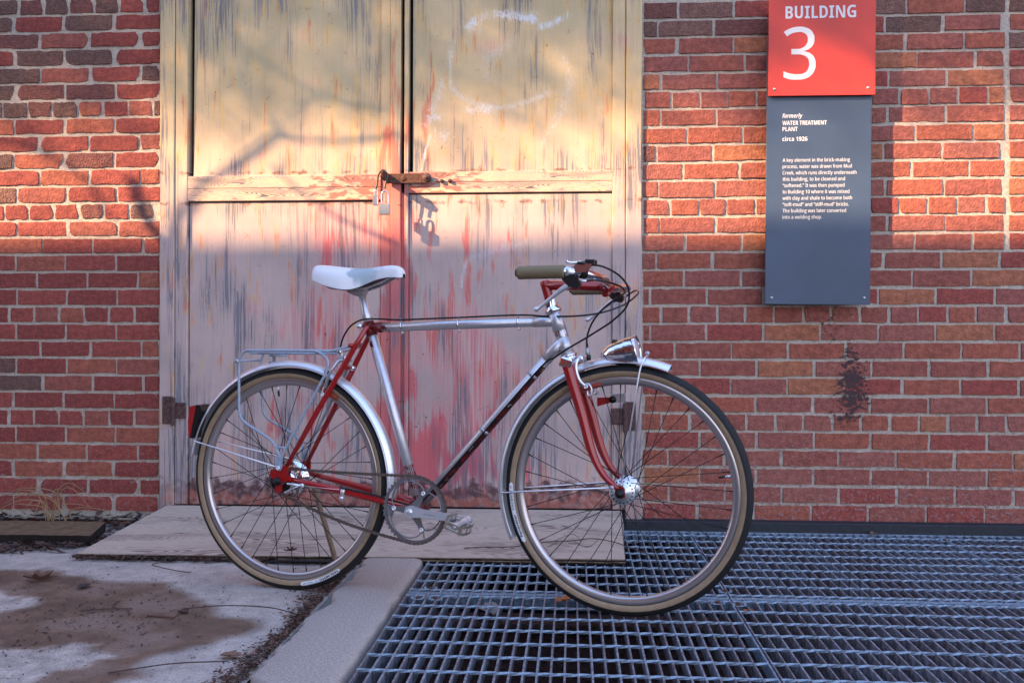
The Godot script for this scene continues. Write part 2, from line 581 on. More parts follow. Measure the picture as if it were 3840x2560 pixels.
func make_brick_walls() -> void:
	var h := 0.0578
	var smooth_set := [[], []]
	var rough_set := [[], []]
	for i in 7:
		smooth_set[0].append(brick_mesh(100 + i, 0.2, h, 0.5))
		smooth_set[1].append(brick_mesh(200 + i, 0.1, h, 0.55))
		rough_set[0].append(brick_mesh(300 + i, 0.2, h, 1.15))
		rough_set[1].append(brick_mesh(400 + i, 0.1, h, 1.15))
	var course := 0.0689
	var base := 0.788
	var left_joint := {18: -2.234, 17: -2.257, 16: -2.146, 15: -2.254, 14: -2.144, 13: -2.25, 12: -2.198, 11: -2.253, 10: -2.15, 9: -2.255, 8: -2.146, 7: -2.242, 6: -2.191, 5: -2.239, 4: -2.133, 3: -2.246, 2: -2.155, 1: -2.241, 0: -2.273, -1: -2.244, -2: -2.142, -3: -2.241, -4: -2.132, -5: -2.253, -6: -2.273, -7: -2.245, -8: -2.154, -9: -2.044, -10: -2.149, -11: -2.044}
	var right_joint := {17: 0.405, 16: 0.541, 15: 0.616, 14: 0.445, 13: 0.34, 12: 0.38, 11: 0.337, 10: 0.437, 9: 0.536, 8: 0.424, 7: 0.328, 6: 0.375, 5: 0.334, 4: 0.435, 3: 0.323, 2: 0.429, 1: 0.301, 0: 0.341, -1: 0.301, -2: 0.396, -3: 0.492, -4: 0.606, -5: 0.703, -6: 0.344, -7: 0.277, -8: 0.37, -9: 0.275, -10: 0.372, -11: 0.695}
	var tint := noise(77, 2.2, 2)
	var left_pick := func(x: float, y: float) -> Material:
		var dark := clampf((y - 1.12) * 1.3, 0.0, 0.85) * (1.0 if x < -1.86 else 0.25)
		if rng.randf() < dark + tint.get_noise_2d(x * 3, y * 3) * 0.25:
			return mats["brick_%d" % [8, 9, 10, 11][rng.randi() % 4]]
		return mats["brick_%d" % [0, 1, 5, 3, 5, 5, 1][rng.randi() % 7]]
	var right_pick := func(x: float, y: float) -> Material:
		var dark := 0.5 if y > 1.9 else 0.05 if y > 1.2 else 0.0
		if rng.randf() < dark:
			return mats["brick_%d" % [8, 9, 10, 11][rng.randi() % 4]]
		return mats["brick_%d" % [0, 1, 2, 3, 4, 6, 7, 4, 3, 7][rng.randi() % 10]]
	var wl := thing("brick_wall", "weathered red brick wall to the left of the wooden double door", "wall", Vector3.ZERO)
	var wr := thing("brick_wall", "red brick wall to the right of the door, behind the sign and grating", "wall", Vector3.ZERO)
	for k in range(-11, 20):
		var y := base + course * (k + 0.5)
		var head := posmod(k, 6) == 0
		var jl: float = left_joint.get(k, -2.15 if k % 2 else -2.25)
		var jr: float = right_joint.get(k, 0.33 if k % 2 else 0.44)
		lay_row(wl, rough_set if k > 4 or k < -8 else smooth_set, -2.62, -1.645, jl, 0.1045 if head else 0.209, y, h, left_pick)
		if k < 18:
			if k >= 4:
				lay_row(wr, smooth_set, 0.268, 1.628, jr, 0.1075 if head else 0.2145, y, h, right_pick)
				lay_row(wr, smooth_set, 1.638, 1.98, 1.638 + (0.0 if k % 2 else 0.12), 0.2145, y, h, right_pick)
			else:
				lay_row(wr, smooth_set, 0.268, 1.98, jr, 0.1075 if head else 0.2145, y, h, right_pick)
	put("mortar", mortar_sheet(-2.64, -1.638, 0.0, 2.2, 7, -0.0034, 0.0024), mats.mortar, wl)
	put("mortar", mortar_sheet(0.258, 2.0, 0.0, 2.12, 8, -0.0036, 0.0020), mats.mortar, wr)
	# soot, salts and paint flecks on the bricks
	var soot := mat("soot", Color(0.27, 0.19, 0.19), 0.85)
	var salts := mat("salts", Color(0.60, 0.45, 0.43), 0.95)
	speckle(wr, "soot_stain", Rect2(0.88, 0.36, 0.30, 0.50), 0.0026, 901, soot, func(x: float, y: float) -> float:
		return 0.62 * blob(x, y, 1.055, 0.66, 0.035, 0.05) + 0.9 * blob(x, y, 1.06, 0.58, 0.05, 0.045) + 0.95 * blob(x, y, 1.065, 0.50, 0.055, 0.05) + 0.75 * blob(x, y, 1.035, 0.425, 0.05, 0.02) + 0.3 * blob(x, y, 0.985, 0.82, 0.06, 0.04) + 0.2 * blob(x, y, 0.97, 0.745, 0.03, 0.05) - 0.62)
	speckle(wr, "salt_bloom", Rect2(0.27, 0.04, 1.7, 0.42), 0.0028, 902, salts, func(x: float, y: float) -> float:
		return -0.56 + 0.2 * clampf((0.36 - y) * 4.0, -1.0, 1.0) + (0.1 if absf(fposmod((y - 0.788) / 0.0689, 1.0) - 0.5) > 0.38 else 0.0))
	speckle(wl, "salt_bloom", Rect2(-2.6, 0.04, 0.95, 0.75), 0.0028, 903, salts, func(x: float, y: float) -> float:
		return -0.58 + 0.18 * clampf((0.3 - y) * 3.0, -1.0, 1.0) + (0.13 if fposmod((y - 0.788) / 0.0689, 1.0) > 0.8 else 0.0))
	# the rest of the wall, above and beside what was laid brick by brick
	var st := stool(true)
	bx(st, Vector3(-9, -0.5, -0.32), Vector3(-2.64, 4.6, -0.004))
	bx(st, Vector3(-2.64, 2.2, -0.32), Vector3(-1.642, 4.6, -0.006))
	bx(st, Vector3(-2.64, -0.5, -0.32), Vector3(-1.642, 2.2, -0.02))
	obj("wall_core", st, mats.rough_wall, wl)
	st = stool(true)
	bx(st, Vector3(2.0, -0.5, -0.32), Vector3(9, 4.6, -0.004))
	bx(st, Vector3(0.262, 2.12, -0.32), Vector3(2.0, 4.6, -0.006))
	bx(st, Vector3(0.262, -0.5, -0.32), Vector3(2.0, 2.12, -0.02))
	bx(st, Vector3(-1.642, 2.46, -0.32), Vector3(0.262, 4.6, -0.006))
	obj("wall_core", st, mats.rough_wall, wr)


# ------------------------------------------------------------------ painted, weathered wood
func stretched(seed_: int, freq: float, w: int, h: int, sx: int, sy: int, octaves := 3) -> PackedByteArray:
	var im := noise(seed_, freq, octaves).get_image(w / sx, h / sy, false, false, true)
	im.convert(Image.FORMAT_L8)
	if sx != 1 or sy != 1:
		im.resize(w, h, Image.INTERPOLATE_CUBIC)
	return im.get_data()


func blob(x: float, y: float, cx: float, cy: float, rx: float, ry: float) -> float:
	var dx := (x - cx) / rx
	var dy := (y - cy) / ry
	return exp(-(dx * dx + dy * dy))


func stamp(buf: PackedByteArray, w: int, h: int, pts: Array, radius: float, strength: float, r: RandomNumberGenerator) -> void:
	for i in pts.size() - 1:
		var a: Vector2 = pts[i]
		var b: Vector2 = pts[i + 1]
		var steps := int(a.distance_to(b) * 520.0) + 1
		for k in steps:
			var p := a.lerp(b, float(k) / steps)
			for q in 5:
				var x := int((p.x + r.randfn() * radius * 1.5 - DOOR_X0) / (DOOR_X1 - DOOR_X0) * w)
				var y := int((DOOR_Y1 - p.y - r.randfn() * radius * 1.5) / DOOR_Y1 * h)
				for dx in 3:
					for dy in 5:
						var ix := x + dx
						var iy := y + dy
						if ix >= 0 and ix < w and iy >= 0 and iy < h:
							var o := iy * w + ix
							buf[o] = mini(255, buf[o] + int(strength * 46.0))


func door_images() -> Array:
	var w := 1024
	var h := 1264
	var grain := stretched(201, 0.20, w, h, 1, 79, 3)
	var rings := stretched(203, 0.03, w, h, 4, 16, 2)
	var wear := stretched(207, 0.012, w, h, 1, 4, 5)
	var breaks := stretched(209, 0.2, w, h, 1, 34, 4)
	var cloud := stretched(211, 0.006, w, h, 1, 1, 4)
	var redn := stretched(213, 0.03, w, h, 1, 5, 6)
	var spot := stretched(217, 0.05, w, h, 1, 1, 4)
	var rust := stretched(219, 0.03, w, h, 1, 1, 6)
	var fine := stretched(223, 0.4, w, h, 1, 1, 2)
	var chalk := PackedByteArray()
	chalk.resize(w * h)
	var r := RandomNumberGenerator.new()
	r.seed = 5
	# white chalk swirl on the upper right panel
	stamp(chalk, w, h, curve2([Vector2(-0.415, 1.95), Vector2(-0.37, 1.985), Vector2(-0.29, 2.0), Vector2(-0.2, 1.985), Vector2(-0.155, 1.975), Vector2(-0.16, 1.998)]), 0.007, 0.9, r)
	stamp(chalk, w, h, curve2([Vector2(-0.13, 1.945), Vector2(-0.07, 1.965), Vector2(-0.02, 2.0)]), 0.005, 0.9, r)
	stamp(chalk, w, h, curve2([Vector2(-0.385, 1.985), Vector2(-0.375, 1.92)]), 0.006, 0.35, r)
	stamp(chalk, w, h, curve2([Vector2(-0.47, 1.86), Vector2(-0.5, 1.77), Vector2(-0.53, 1.68), Vector2(-0.565, 1.61)]), 0.008, 0.35, r)
	stamp(chalk, w, h, curve2([Vector2(-0.575, 1.565), Vector2(-0.56, 1.6), Vector2(-0.52, 1.595)]), 0.006, 0.6, r)
	stamp(chalk, w, h, curve2([Vector2(-0.55, 1.54), Vector2(-0.51, 1.522), Vector2(-0.485, 1.52)]), 0.011, 0.9, r)
	stamp(chalk, w, h, curve2([Vector2(-0.47, 1.90), Vector2(-0.485, 1.80), Vector2(-0.47, 1.71), Vector2(-0.4, 1.66), Vector2(-0.3, 1.635), Vector2(-0.2, 1.65), Vector2(-0.09, 1.69)]), 0.005, 0.3, r)
	stamp(chalk, w, h, curve2([Vector2(-0.34, 1.86), Vector2(-0.33, 1.80), Vector2(-0.335, 1.745)]), 0.012, 0.25, r)
	stamp(chalk, w, h, curve2([Vector2(-0.23, 1.9), Vector2(-0.28, 1.86), Vector2(-0.34, 1.83)]), 0.008, 0.22, r)
	stamp(chalk, w, h, curve2([Vector2(-0.06, 1.86), Vector2(-0.02, 1.78), Vector2(-0.02, 1.68), Vector2(-0.07, 1.58), Vector2(-0.13, 1.48)]), 0.007, 0.3, r)
	stamp(chalk, w, h, curve2([Vector2(-0.42, 1.63), Vector2(-0.36, 1.625), Vector2(-0.31, 1.628)]), 0.007, 0.5, r)
	stamp(chalk, w, h, curve2([Vector2(-0.56, 1.53), Vector2(-0.58, 1.46), Vector2(-0.6, 1.37)]), 0.0015, 0.5, r)
	stamp(chalk, w, h, curve2([Vector2(-0.42, 1.035), Vector2(-0.33, 1.07), Vector2(-0.2, 1.1), Vector2(-0.12, 1.1)]), 0.007, 0.22, r)
	stamp(chalk, w, h, curve2([Vector2(-0.42, 1.03), Vector2(-0.43, 0.98), Vector2(-0.435, 0.93)]), 0.003, 0.3, r)
	var px := PackedByteArray()
	px.resize(w * h * 3)
	var bump := PackedByteArray()
	bump.resize(w * h)
	for j in h:
		var y := DOOR_Y1 * (1.0 - (j + 0.5) / h)
		var low := 1.0 - smoothstep(1.1, 1.75, y)
		var above_rail := blob(0, y, 0, 1.40, 1, 0.07) + blob(0, y, 0, 2.12, 1, 0.12) + blob(0, y, 0, 1.245, 1, 0.03) * 0.8
		var foot := 1.0 - smoothstep(0.2, 0.62, y)
		for i in w:
			var o := j * w + i
			var x := DOOR_X0 + (DOOR_X1 - DOOR_X0) * (i + 0.5) / w
			var c := cloud[o] / 255.0
			var xi := clampi(i + int((rings[o] - 128) * 0.075), 0, w - 1)
			var g := grain[j * w + xi] / 255.0
			var ring := g * 0.62 + breaks[o] / 255.0 * 0.38
			# where the paint has gone
			var wr := wear[o] / 255.0 * 0.85 + 0.20 * above_rail + 0.14 * foot + 0.1 * blob(x, y, -1.43, 1.85, 0.07, 0.5) + 0.16 * blob(x, y, -1.3, 0.65, 0.2, 0.4) + 0.07 * blob(x, y, -0.45, 0.6, 0.3, 0.4)
			if x < -1.52 or x > 0.15:
				wr += 0.09 + 0.12 * foot
			var worn := smoothstep(0.40, 0.90, wr)
			var line := smoothstep(0.62 - 0.16 * worn, 0.70 - 0.14 * worn, ring)
			var bare := clampf(line * (0.12 + worn * 1.05 * (0.6 + 0.4 * low)), 0.0, 0.8)
			# coats of paint: cream over red
			var pr := lerpf(0.81, 0.745, low) + (c - 0.5) * 0.12
			var pg := lerpf(0.715, 0.655, low) + (c - 0.5) * 0.1
			var pb := lerpf(0.535, 0.615, low) + (c - 0.5) * 0.08
			var rd := redn[o] / 255.0
			var rb := -0.30 + 0.62 * blob(x, y, -0.70, 1.2, 0.06, 0.5) + 0.56 * blob(x, y, -0.70, 0.5, 0.06, 0.6) + 0.26 * blob(x, y, -0.99, 0.85, 0.07, 0.42) + 0.18 * blob(x, y, -0.9, 1.15, 0.2, 0.14) + 0.12 * blob(x, y, -1.15, 0.55, 0.22, 0.3) + 0.22 * blob(x, y, -0.58, 0.75, 0.1, 0.5) + 0.2 * blob(x, y, -0.36, 0.7, 0.14, 0.45) + 0.12 * blob(x, y, -0.25, 1.17, 0.25, 0.12) + 0.44 * blob(x, y, -0.55, 0.25, 0.16, 0.17) + 0.22 * blob(x, y, -0.3, 0.22, 0.2, 0.14) + 0.18 * blob(x, y, -0.58, 1.6, 0.05, 0.2) + 0.12 * blob(x, y, -0.9, 1.55, 0.2, 0.03) + 0.24 * blob(x, y, -0.72, 1.32, 0.3, 0.05) + 0.1 * blob(x, y, -1.0, 0.3, 0.3, 0.2)
			var wash := smoothstep(0.42, 0.95, c * 0.55 + rd * 0.25 + 0.55 * blob(x, y, -0.42, 0.5, 0.26, 0.38) + 0.42 * blob(x, y, -0.98, 0.8, 0.14, 0.4) + 0.3 * blob(x, y, -0.9, 1.15, 0.3, 0.12)) * (0.15 + 0.75 * smoothstep(0.3, 0.65, breaks[o] / 255.0 * 0.6 + g * 0.4))
			pr = lerpf(pr, 0.80, wash)
			pg = lerpf(pg, 0.47, wash)
			pb = lerpf(pb, 0.46, wash)
			var redness := smoothstep(0.44, 0.72, rd + rb + (breaks[o] / 255.0 - 0.5) * 0.36 - 0.03) * 0.72
			var rr := 0.80
			var rg := lerpf(0.33, 0.27, foot) + c * 0.08
			var rbl := 0.30 + low * 0.05
			if y > 1.2:
				rg = lerpf(rg, 0.5, 0.3)
			pr = lerpf(pr, rr, redness)
			pg = lerpf(pg, rg, redness)
			pb = lerpf(pb, rbl, redness)
			var yel := smoothstep(0.56, 0.7, rd + 0.20 * blob(x, y, -0.82, 1.55, 0.1, 0.25) + 0.14 * blob(x, y, -0.45, 1.45, 0.3, 0.08) - 0.1 + (spot[o] / 255.0 - 0.5) * 0.2) * 0.28 * (1.0 - redness)
			pb = lerpf(pb, 0.35, yel)
			pr = lerpf(pr, 0.86, yel)
			# weathered wood shows dark blue grey
			var wt := 0.36 + 0.16 * g
			pr = lerpf(pr, wt, bare)
			pg = lerpf(pg, wt * 1.0, bare)
			pb = lerpf(pb, wt * 1.06, bare)
			# general dirt in worn zones
			var dirt := worn * 0.12 * (0.6 + 0.4 * c)
			pr *= 1.0 - dirt
			pg *= 1.0 - dirt * 0.95
			pb *= 1.0 - dirt * 0.85
			# white chalk
			var ck := chalk[o] / 255.0 * 0.85 * smoothstep(0.2, 0.6, breaks[o] / 255.0 * 0.5 + c * 0.6)
			pr = lerpf(pr, 0.86, ck)
			pg = lerpf(pg, 0.87, ck)
			pb = lerpf(pb, 0.88, ck)
			# rust spots and the rusted foot
			var rs := rust[o] / 255.0
			var sp := smoothstep(0.89, 0.95, spot[o] / 255.0 + 0.06 * blob(x, y, -0.7, 0.6, 0.08, 0.7) + 0.09 * blob(x, y, -0.45, 0.42, 0.3, 0.14) + 0.05 * blob(x, y, -0.9, 1.38, 0.9, 0.02))
			var edge := smoothstep(0.62, 0.85, rs + (fine[o] / 255.0 - 0.5) * 0.5 + 0.42 * blob(0, y, 0, 1.385, 1, 0.010) + 0.36 * blob(0, y, 0, 1.262, 1, 0.010) - 0.25)
			sp = maxf(sp, edge * 0.8)
			pr = lerpf(pr, 0.40, sp * 0.85)
			pg = lerpf(pg, 0.25, sp * 0.85)
			pb = lerpf(pb, 0.21, sp * 0.85)
			var fy := y + (rs - 0.5) * 0.085 + (fine[o] / 255.0 - 0.5) * 0.02
			var f := 1.0 - smoothstep(0.145, 0.172, fy)
			if x < -1.53 or x > 0.155:
				f *= 0.35
			f *= 0.45 + 0.5 * smoothstep(0.3, 0.6, spot[o] / 255.0 + (fine[o] / 255.0 - 0.5) * 0.8)
			if f > 0.0:
				var orange := smoothstep(0.42, 0.6, rs + 0.45 * blob(0, y, 0, 0.088, 1, 0.032) - 0.22 + (fine[o] / 255.0 - 0.5) * 0.55)
				pr = lerpf(pr, lerpf(0.33, 0.60, orange), f)
				pg = lerpf(pg, lerpf(0.22, 0.34, orange), f)
				pb = lerpf(pb, lerpf(0.22, 0.28, orange), f)
			var fn := 1.0 + (fine[o] / 255.0 - 0.5) * 0.10
			px[o * 3] = clampi(int(pr * fn * 255.0), 0, 255)
			px[o * 3 + 1] = clampi(int(pg * fn * 255.0), 0, 255)
			px[o * 3 + 2] = clampi(int(pb * fn * 255.0), 0, 255)
			bump[o] = clampi(int(190.0 - bare * 120.0 - worn * 25.0 + (fine[o] - 128) * 0.12 + g * 20.0 - sp * 40.0), 0, 255)
	return [Image.create_from_data(w, h, false, Image.FORMAT_RGB8, px), Image.create_from_data(w, h, false, Image.FORMAT_L8, bump)]


func curve2(ctrl: Array) -> Array:
	var out := []
	var n := ctrl.size()
	for i in n - 1:
		for k in 8:
			var a: Vector2 = ctrl[i]
			out.append(a.cubic_interpolate(ctrl[i + 1], ctrl[maxi(i - 1, 0)], ctrl[mini(i + 2, n - 1)], k / 8.0))
	out.append(ctrl[n - 1])
	return out


# Wood with the grain along u; tones from sRGB paint to bare wood.
func board_image(seed_: int, w: int, h: int, paint: Color, paint2: Color, bare: Color, wear_bias: float, red_right := 0.0) -> Array:
	var grain := stretched(seed_, 0.2, w, h, 12, 1, 2)
	var rings := stretched(seed_ + 1, 0.03, w, h, 16, 2, 2)
	var wear := stretched(seed_ + 2, 0.012, w, h, 3, 1, 4)
	var redn := stretched(seed_ + 3, 0.03, w, h, 2, 1, 4)
	var fine := stretched(seed_ + 4, 0.4, w, h, 1, 1, 2)
	var px := PackedByteArray()
	px.resize(w * h * 3)
	var bump := PackedByteArray()
	bump.resize(w * h)
	for j in h:
		for i in w:
			var o := j * w + i
			var g := grain[o] / 255.0
			var ring := 0.5 + 0.5 * sin(rings[o] * 0.5 + g * 2.0)
			var worn := smoothstep(0.35, 0.8, wear[o] / 255.0 + wear_bias)
			var line := smoothstep(0.62 - 0.2 * worn, 0.95, ring * 0.7 + g * 0.4)
			var b := clampf(line * (0.2 + worn), 0.0, 1.0)
			var c := paint.lerp(paint2, clampf(redn[o] / 127.0 - 0.5, 0.0, 1.0))
			if red_right > 0.0:
				var u := float(i) / w
				var q := smoothstep(0.5, 0.66, redn[o] / 255.0 - 0.3 + 0.55 * smoothstep(0.45, 0.95, u)) * red_right
				c = c.lerp(Color(0.80, 0.42, 0.34), q)
			c = c.lerp(bare, b)
			var fn := 1.0 + (fine[o] / 255.0 - 0.5) * 0.12
			px[o * 3] = clampi(int(c.r * fn * 255), 0, 255)
			px[o * 3 + 1] = clampi(int(c.g * fn * 255), 0, 255)
			px[o * 3 + 2] = clampi(int(c.b * fn * 255), 0, 255)
			bump[o] = clampi(int(180 - b * 110 + g * 25), 0, 255)
	return [Image.create_from_data(w, h, false, Image.FORMAT_RGB8, px), Image.create_from_data(w, h, false, Image.FORMAT_L8, bump)]


func image_mat(called: String, ims: Array, depth: float, rough: float) -> StandardMaterial3D:
	var m := mat(called, Color.WHITE, rough)
	m.albedo_texture = ImageTexture.create_from_image(ims[0])
	m.heightmap_enabled = true
	m.heightmap_texture = ImageTexture.create_from_image(ims[1])
	m.heightmap_scale = depth
	m.texture_repeat = true
	return m


# A board whose face takes its paint from where it stands in the doorway.
func door_board(lo: Vector3, hi: Vector3, bevel: float, taper := 0.0) -> SurfaceTool:
	var st := stool(true)
	var uv := func(p: Vector3) -> Vector2:
		return Vector2((p.x - DOOR_X0) / (DOOR_X1 - DOOR_X0), 1.0 - p.y / DOOR_Y1)
	var faces := [
		[Vector3(lo.x + bevel, lo.y + bevel, hi.z), Vector3(hi.x - bevel, lo.y + bevel, hi.z), Vector3(hi.x - bevel, hi.y - bevel, hi.z - taper), Vector3(lo.x + bevel, hi.y - bevel, hi.z - taper), Vector3.BACK],
		[Vector3(lo.x, lo.y, hi.z - bevel), Vector3(lo.x + bevel, lo.y + bevel, hi.z), Vector3(lo.x + bevel, hi.y - bevel, hi.z - taper), Vector3(lo.x, hi.y, hi.z - bevel - taper), Vector3(-1, 0, 1)],
		[Vector3(hi.x, lo.y, hi.z - bevel), Vector3(hi.x - bevel, lo.y + bevel, hi.z), Vector3(hi.x - bevel, hi.y - bevel, hi.z - taper), Vector3(hi.x, hi.y, hi.z - bevel - taper), Vector3(1, 0, 1)],
		[Vector3(lo.x, lo.y, hi.z - bevel), Vector3(hi.x, lo.y, hi.z - bevel), Vector3(hi.x - bevel, lo.y + bevel, hi.z), Vector3(lo.x + bevel, lo.y + bevel, hi.z), Vector3(0, -1, 1)],
		[Vector3(lo.x, hi.y, hi.z - bevel - taper), Vector3(hi.x, hi.y, hi.z - bevel - taper), Vector3(hi.x - bevel, hi.y - bevel, hi.z - taper), Vector3(lo.x + bevel, hi.y - bevel, hi.z - taper), Vector3(0, 1, 1)],
		[Vector3(lo.x, lo.y, lo.z), Vector3(lo.x, lo.y, hi.z - bevel), Vector3(lo.x, hi.y, hi.z - bevel - taper), Vector3(lo.x, hi.y, lo.z), Vector3.LEFT],
		[Vector3(hi.x, lo.y, lo.z), Vector3(hi.x, lo.y, hi.z - bevel), Vector3(hi.x, hi.y, hi.z - bevel - taper), Vector3(hi.x, hi.y, lo.z), Vector3.RIGHT],
		[Vector3(lo.x, lo.y, lo.z), Vector3(hi.x, lo.y, lo.z), Vector3(hi.x, lo.y, hi.z - bevel), Vector3(lo.x, lo.y, hi.z - bevel), Vector3.DOWN],
		[Vector3(lo.x, hi.y, lo.z), Vector3(hi.x, hi.y, lo.z), Vector3(hi.x, hi.y, hi.z - bevel - taper), Vector3(lo.x, hi.y, hi.z - bevel - taper), Vector3.UP],
		[Vector3(lo.x, lo.y, lo.z), Vector3(hi.x, lo.y, lo.z), Vector3(hi.x, hi.y, lo.z), Vector3(lo.x, hi.y, lo.z), Vector3.FORWARD]]
	for f in faces:
		tri(st, f[0], f[1], f[2], f[4], uv.call(f[0]), uv.call(f[1]), uv.call(f[2]))
		tri(st, f[0], f[2], f[3], f[4], uv.call(f[0]), uv.call(f[2]), uv.call(f[3]))
	return st


func make_doors() -> void:
	var m := image_mat("door_paint", door_images(), 0.12, 0.82)
	var rail_m := image_mat("rail_paint", board_image(301, 640, 96, Color(0.80, 0.70, 0.57), Color(0.80, 0.66, 0.58), Color(0.34, 0.33, 0.35), 0.02, 0.9), 0.12, 0.82)
	rail_m.uv1_scale = Vector3(1, 1, 1)
	var door := thing("double_door", "old wooden double door with flaking cream and red paint and rusted foot", "door", Vector3.ZERO)
	obj("door_jamb", door_board(Vector3(-1.641, 0.0, -0.2), Vector3(-1.5815, 2.46, 0.016), 0.003), m, door)
	obj("door_jamb", door_board(Vector3(0.2045, 0.0, -0.2), Vector3(0.2655, 2.46, 0.016), 0.003), m, door)
	# left leaf
	var zs := 0.012
	obj("stile", door_board(Vector3(-1.5795, 0.068, -0.035), Vector3(-1.529, 2.45, zs), 0.003), m, door)
	obj("stile", door_board(Vector3(-0.752, 0.068, -0.035), Vector3(-0.7135, 2.45, 0.004), 0.002), m, door)
	obj("stile", door_board(Vector3(-0.7125, 0.066, -0.035), Vector3(-0.6725, 2.45, zs + 0.002), 0.003), m, door)
	obj("upper_panel", door_board(Vector3(-1.511, 1.3725, -0.03), Vector3(-0.7525, 2.45, -0.003), 0.001, 0.018), m, door)
	obj("lower_panel", door_board(Vector3(-1.5245, 0.068, -0.03), Vector3(-0.7535, 1.2675, 0.0), 0.001), m, door)
	obj("cover_strip", door_board(Vector3(-0.672, 0.072, -0.035), Vector3(-0.659, 1.30, -0.001), 0.001), m, door)
	# right leaf
	obj("stile", door_board(Vector3(-0.6585, 0.07, -0.035), Vector3(-0.642, 2.45, zs), 0.002), m, door)
	obj("stile", door_board(Vector3(0.153, 0.07, -0.035), Vector3(0.2025, 2.45, zs), 0.003), m, door)
	obj("upper_panel", door_board(Vector3(-0.627, 1.3805, -0.03), Vector3(0.1525, 2.45, -0.001), 0.001, 0.01), m, door)
	obj("lower_panel", door_board(Vector3(-0.6395, 0.07, -0.03), Vector3(0.1525, 1.2925, 0.0015), 0.001), m, door)
	# the two boards of each middle rail
	for q in [[-1.529, -0.752, 1.272, 1.322], [-1.529, -0.752, 1.3225, 1.372], [-0.642, 0.153, 1.297, 1.338], [-0.642, 0.153, 1.3385, 1.38]]:
		var st := stool(true)
		var lo := Vector3(q[0] + 0.0005, q[2], -0.03)
		var hi := Vector3(q[1] - 0.0005, q[3], 0.0105)
		var v0: float = 0.02 if q[2] < 1.3 else 0.52
		if q[0] > -1.0:
			v0 += 0.02
		var left: bool = q[0] < -1.0
		var r := Rect2(0.0 if left else 1.0, v0, 1.0 if left else -1.0, 0.44)
		quad(st, Vector3(lo.x, hi.y - 0.002, hi.z), Vector3(hi.x, hi.y - 0.002, hi.z), Vector3(hi.x, lo.y + 0.002, hi.z), Vector3(lo.x, lo.y + 0.002, hi.z), Vector3.BACK, r)
		quad(st, Vector3(lo.x, hi.y, hi.z - 0.002), Vector3(hi.x, hi.y, hi.z - 0.002), Vector3(hi.x, hi.y - 0.002, hi.z), Vector3(lo.x, hi.y - 0.002, hi.z), Vector3(0, 1, 1), r)
		quad(st, Vector3(lo.x, lo.y, hi.z - 0.002), Vector3(hi.x, lo.y, hi.z - 0.002), Vector3(hi.x, lo.y + 0.002, hi.z), Vector3(lo.x, lo.y + 0.002, hi.z), Vector3(0, -1, 1), r)
		quad(st, Vector3(lo.x, hi.y, lo.z), Vector3(hi.x, hi.y, lo.z), Vector3(hi.x, hi.y, hi.z - 0.002), Vector3(lo.x, hi.y, hi.z - 0.002), Vector3.UP, r)
		quad(st, Vector3(lo.x, lo.y, lo.z), Vector3(hi.x, lo.y, lo.z), Vector3(hi.x, lo.y, hi.z - 0.002), Vector3(lo.x, lo.y, hi.z - 0.002), Vector3.DOWN, r)
		obj("middle_rail", st, rail_m, door)
	# dark sill and backing behind the gaps
	var bk := stool(true)
	bx(bk, Vector3(-1.60, 0.0, -0.25), Vector3(0.22, 2.46, -0.2))
	obj("backing", bk, mats.dark_steel, door)
	# hinges
	for s in [-1.0, 1.0]:
		var cx := -1.5805 if s < 0 else 0.2035
		var cy := 0.443 if s < 0 else 0.432
		var hs := stool(true)
		bx(hs, Vector3(cx - 0.046 if s < 0 else cx + 0.002, cy - 0.055, 0.0165), Vector3(cx - 0.002 if s < 0 else cx + 0.04, cy + 0.055, 0.023), 0.003)
		bx(hs, Vector3(cx + 0.003 if s < 0 else cx - 0.055, cy - 0.032, 0.0145), Vector3(cx + 0.05 if s < 0 else cx - 0.003, cy + 0.03, 0.021), 0.003)
		tube(hs, [Vector3(cx, cy - 0.06, 0.025), Vector3(cx, cy + 0.05, 0.025)], 0.009, 10)
		obj("hinge", hs, mats.rusty_iron, door)


# ------------------------------------------------------------------ ground
func stain_mask(shapes: Array, x0: float, x1: float, z0: float, z1: float, w: int, h: int, n1: FastNoiseLite, n2: FastNoiseLite) -> PackedByteArray:
	var im := Image.create(w / 3, h / 3, false, Image.FORMAT_L8)
	for j in h / 3:
		var z := z0 + (z1 - z0) * (j + 0.5) / (h / 3)
		for i in w / 3:
			var x := x0 + (x1 - x0) * (i + 0.5) / (w / 3)
			var p := Vector2(x + n1.get_noise_2d(x, z) * 0.05 + n2.get_noise_2d(x, z) * 0.025, z + n2.get_noise_2d(x + 3.0, z) * 0.03 + n1.get_noise_2d(x + 9.0, z) * 0.04)
			for q in shapes:
				if Geometry2D.is_point_in_polygon(p, q):
					im.set_pixel(i, j, Color.WHITE)
	im.resize(w / 9, h / 9, Image.INTERPOLATE_BILINEAR)
	im.resize(w / 22, h / 22, Image.INTERPOLATE_BILINEAR)
	im.resize(w, h, Image.INTERPOLATE_CUBIC)
	return im.get_data()


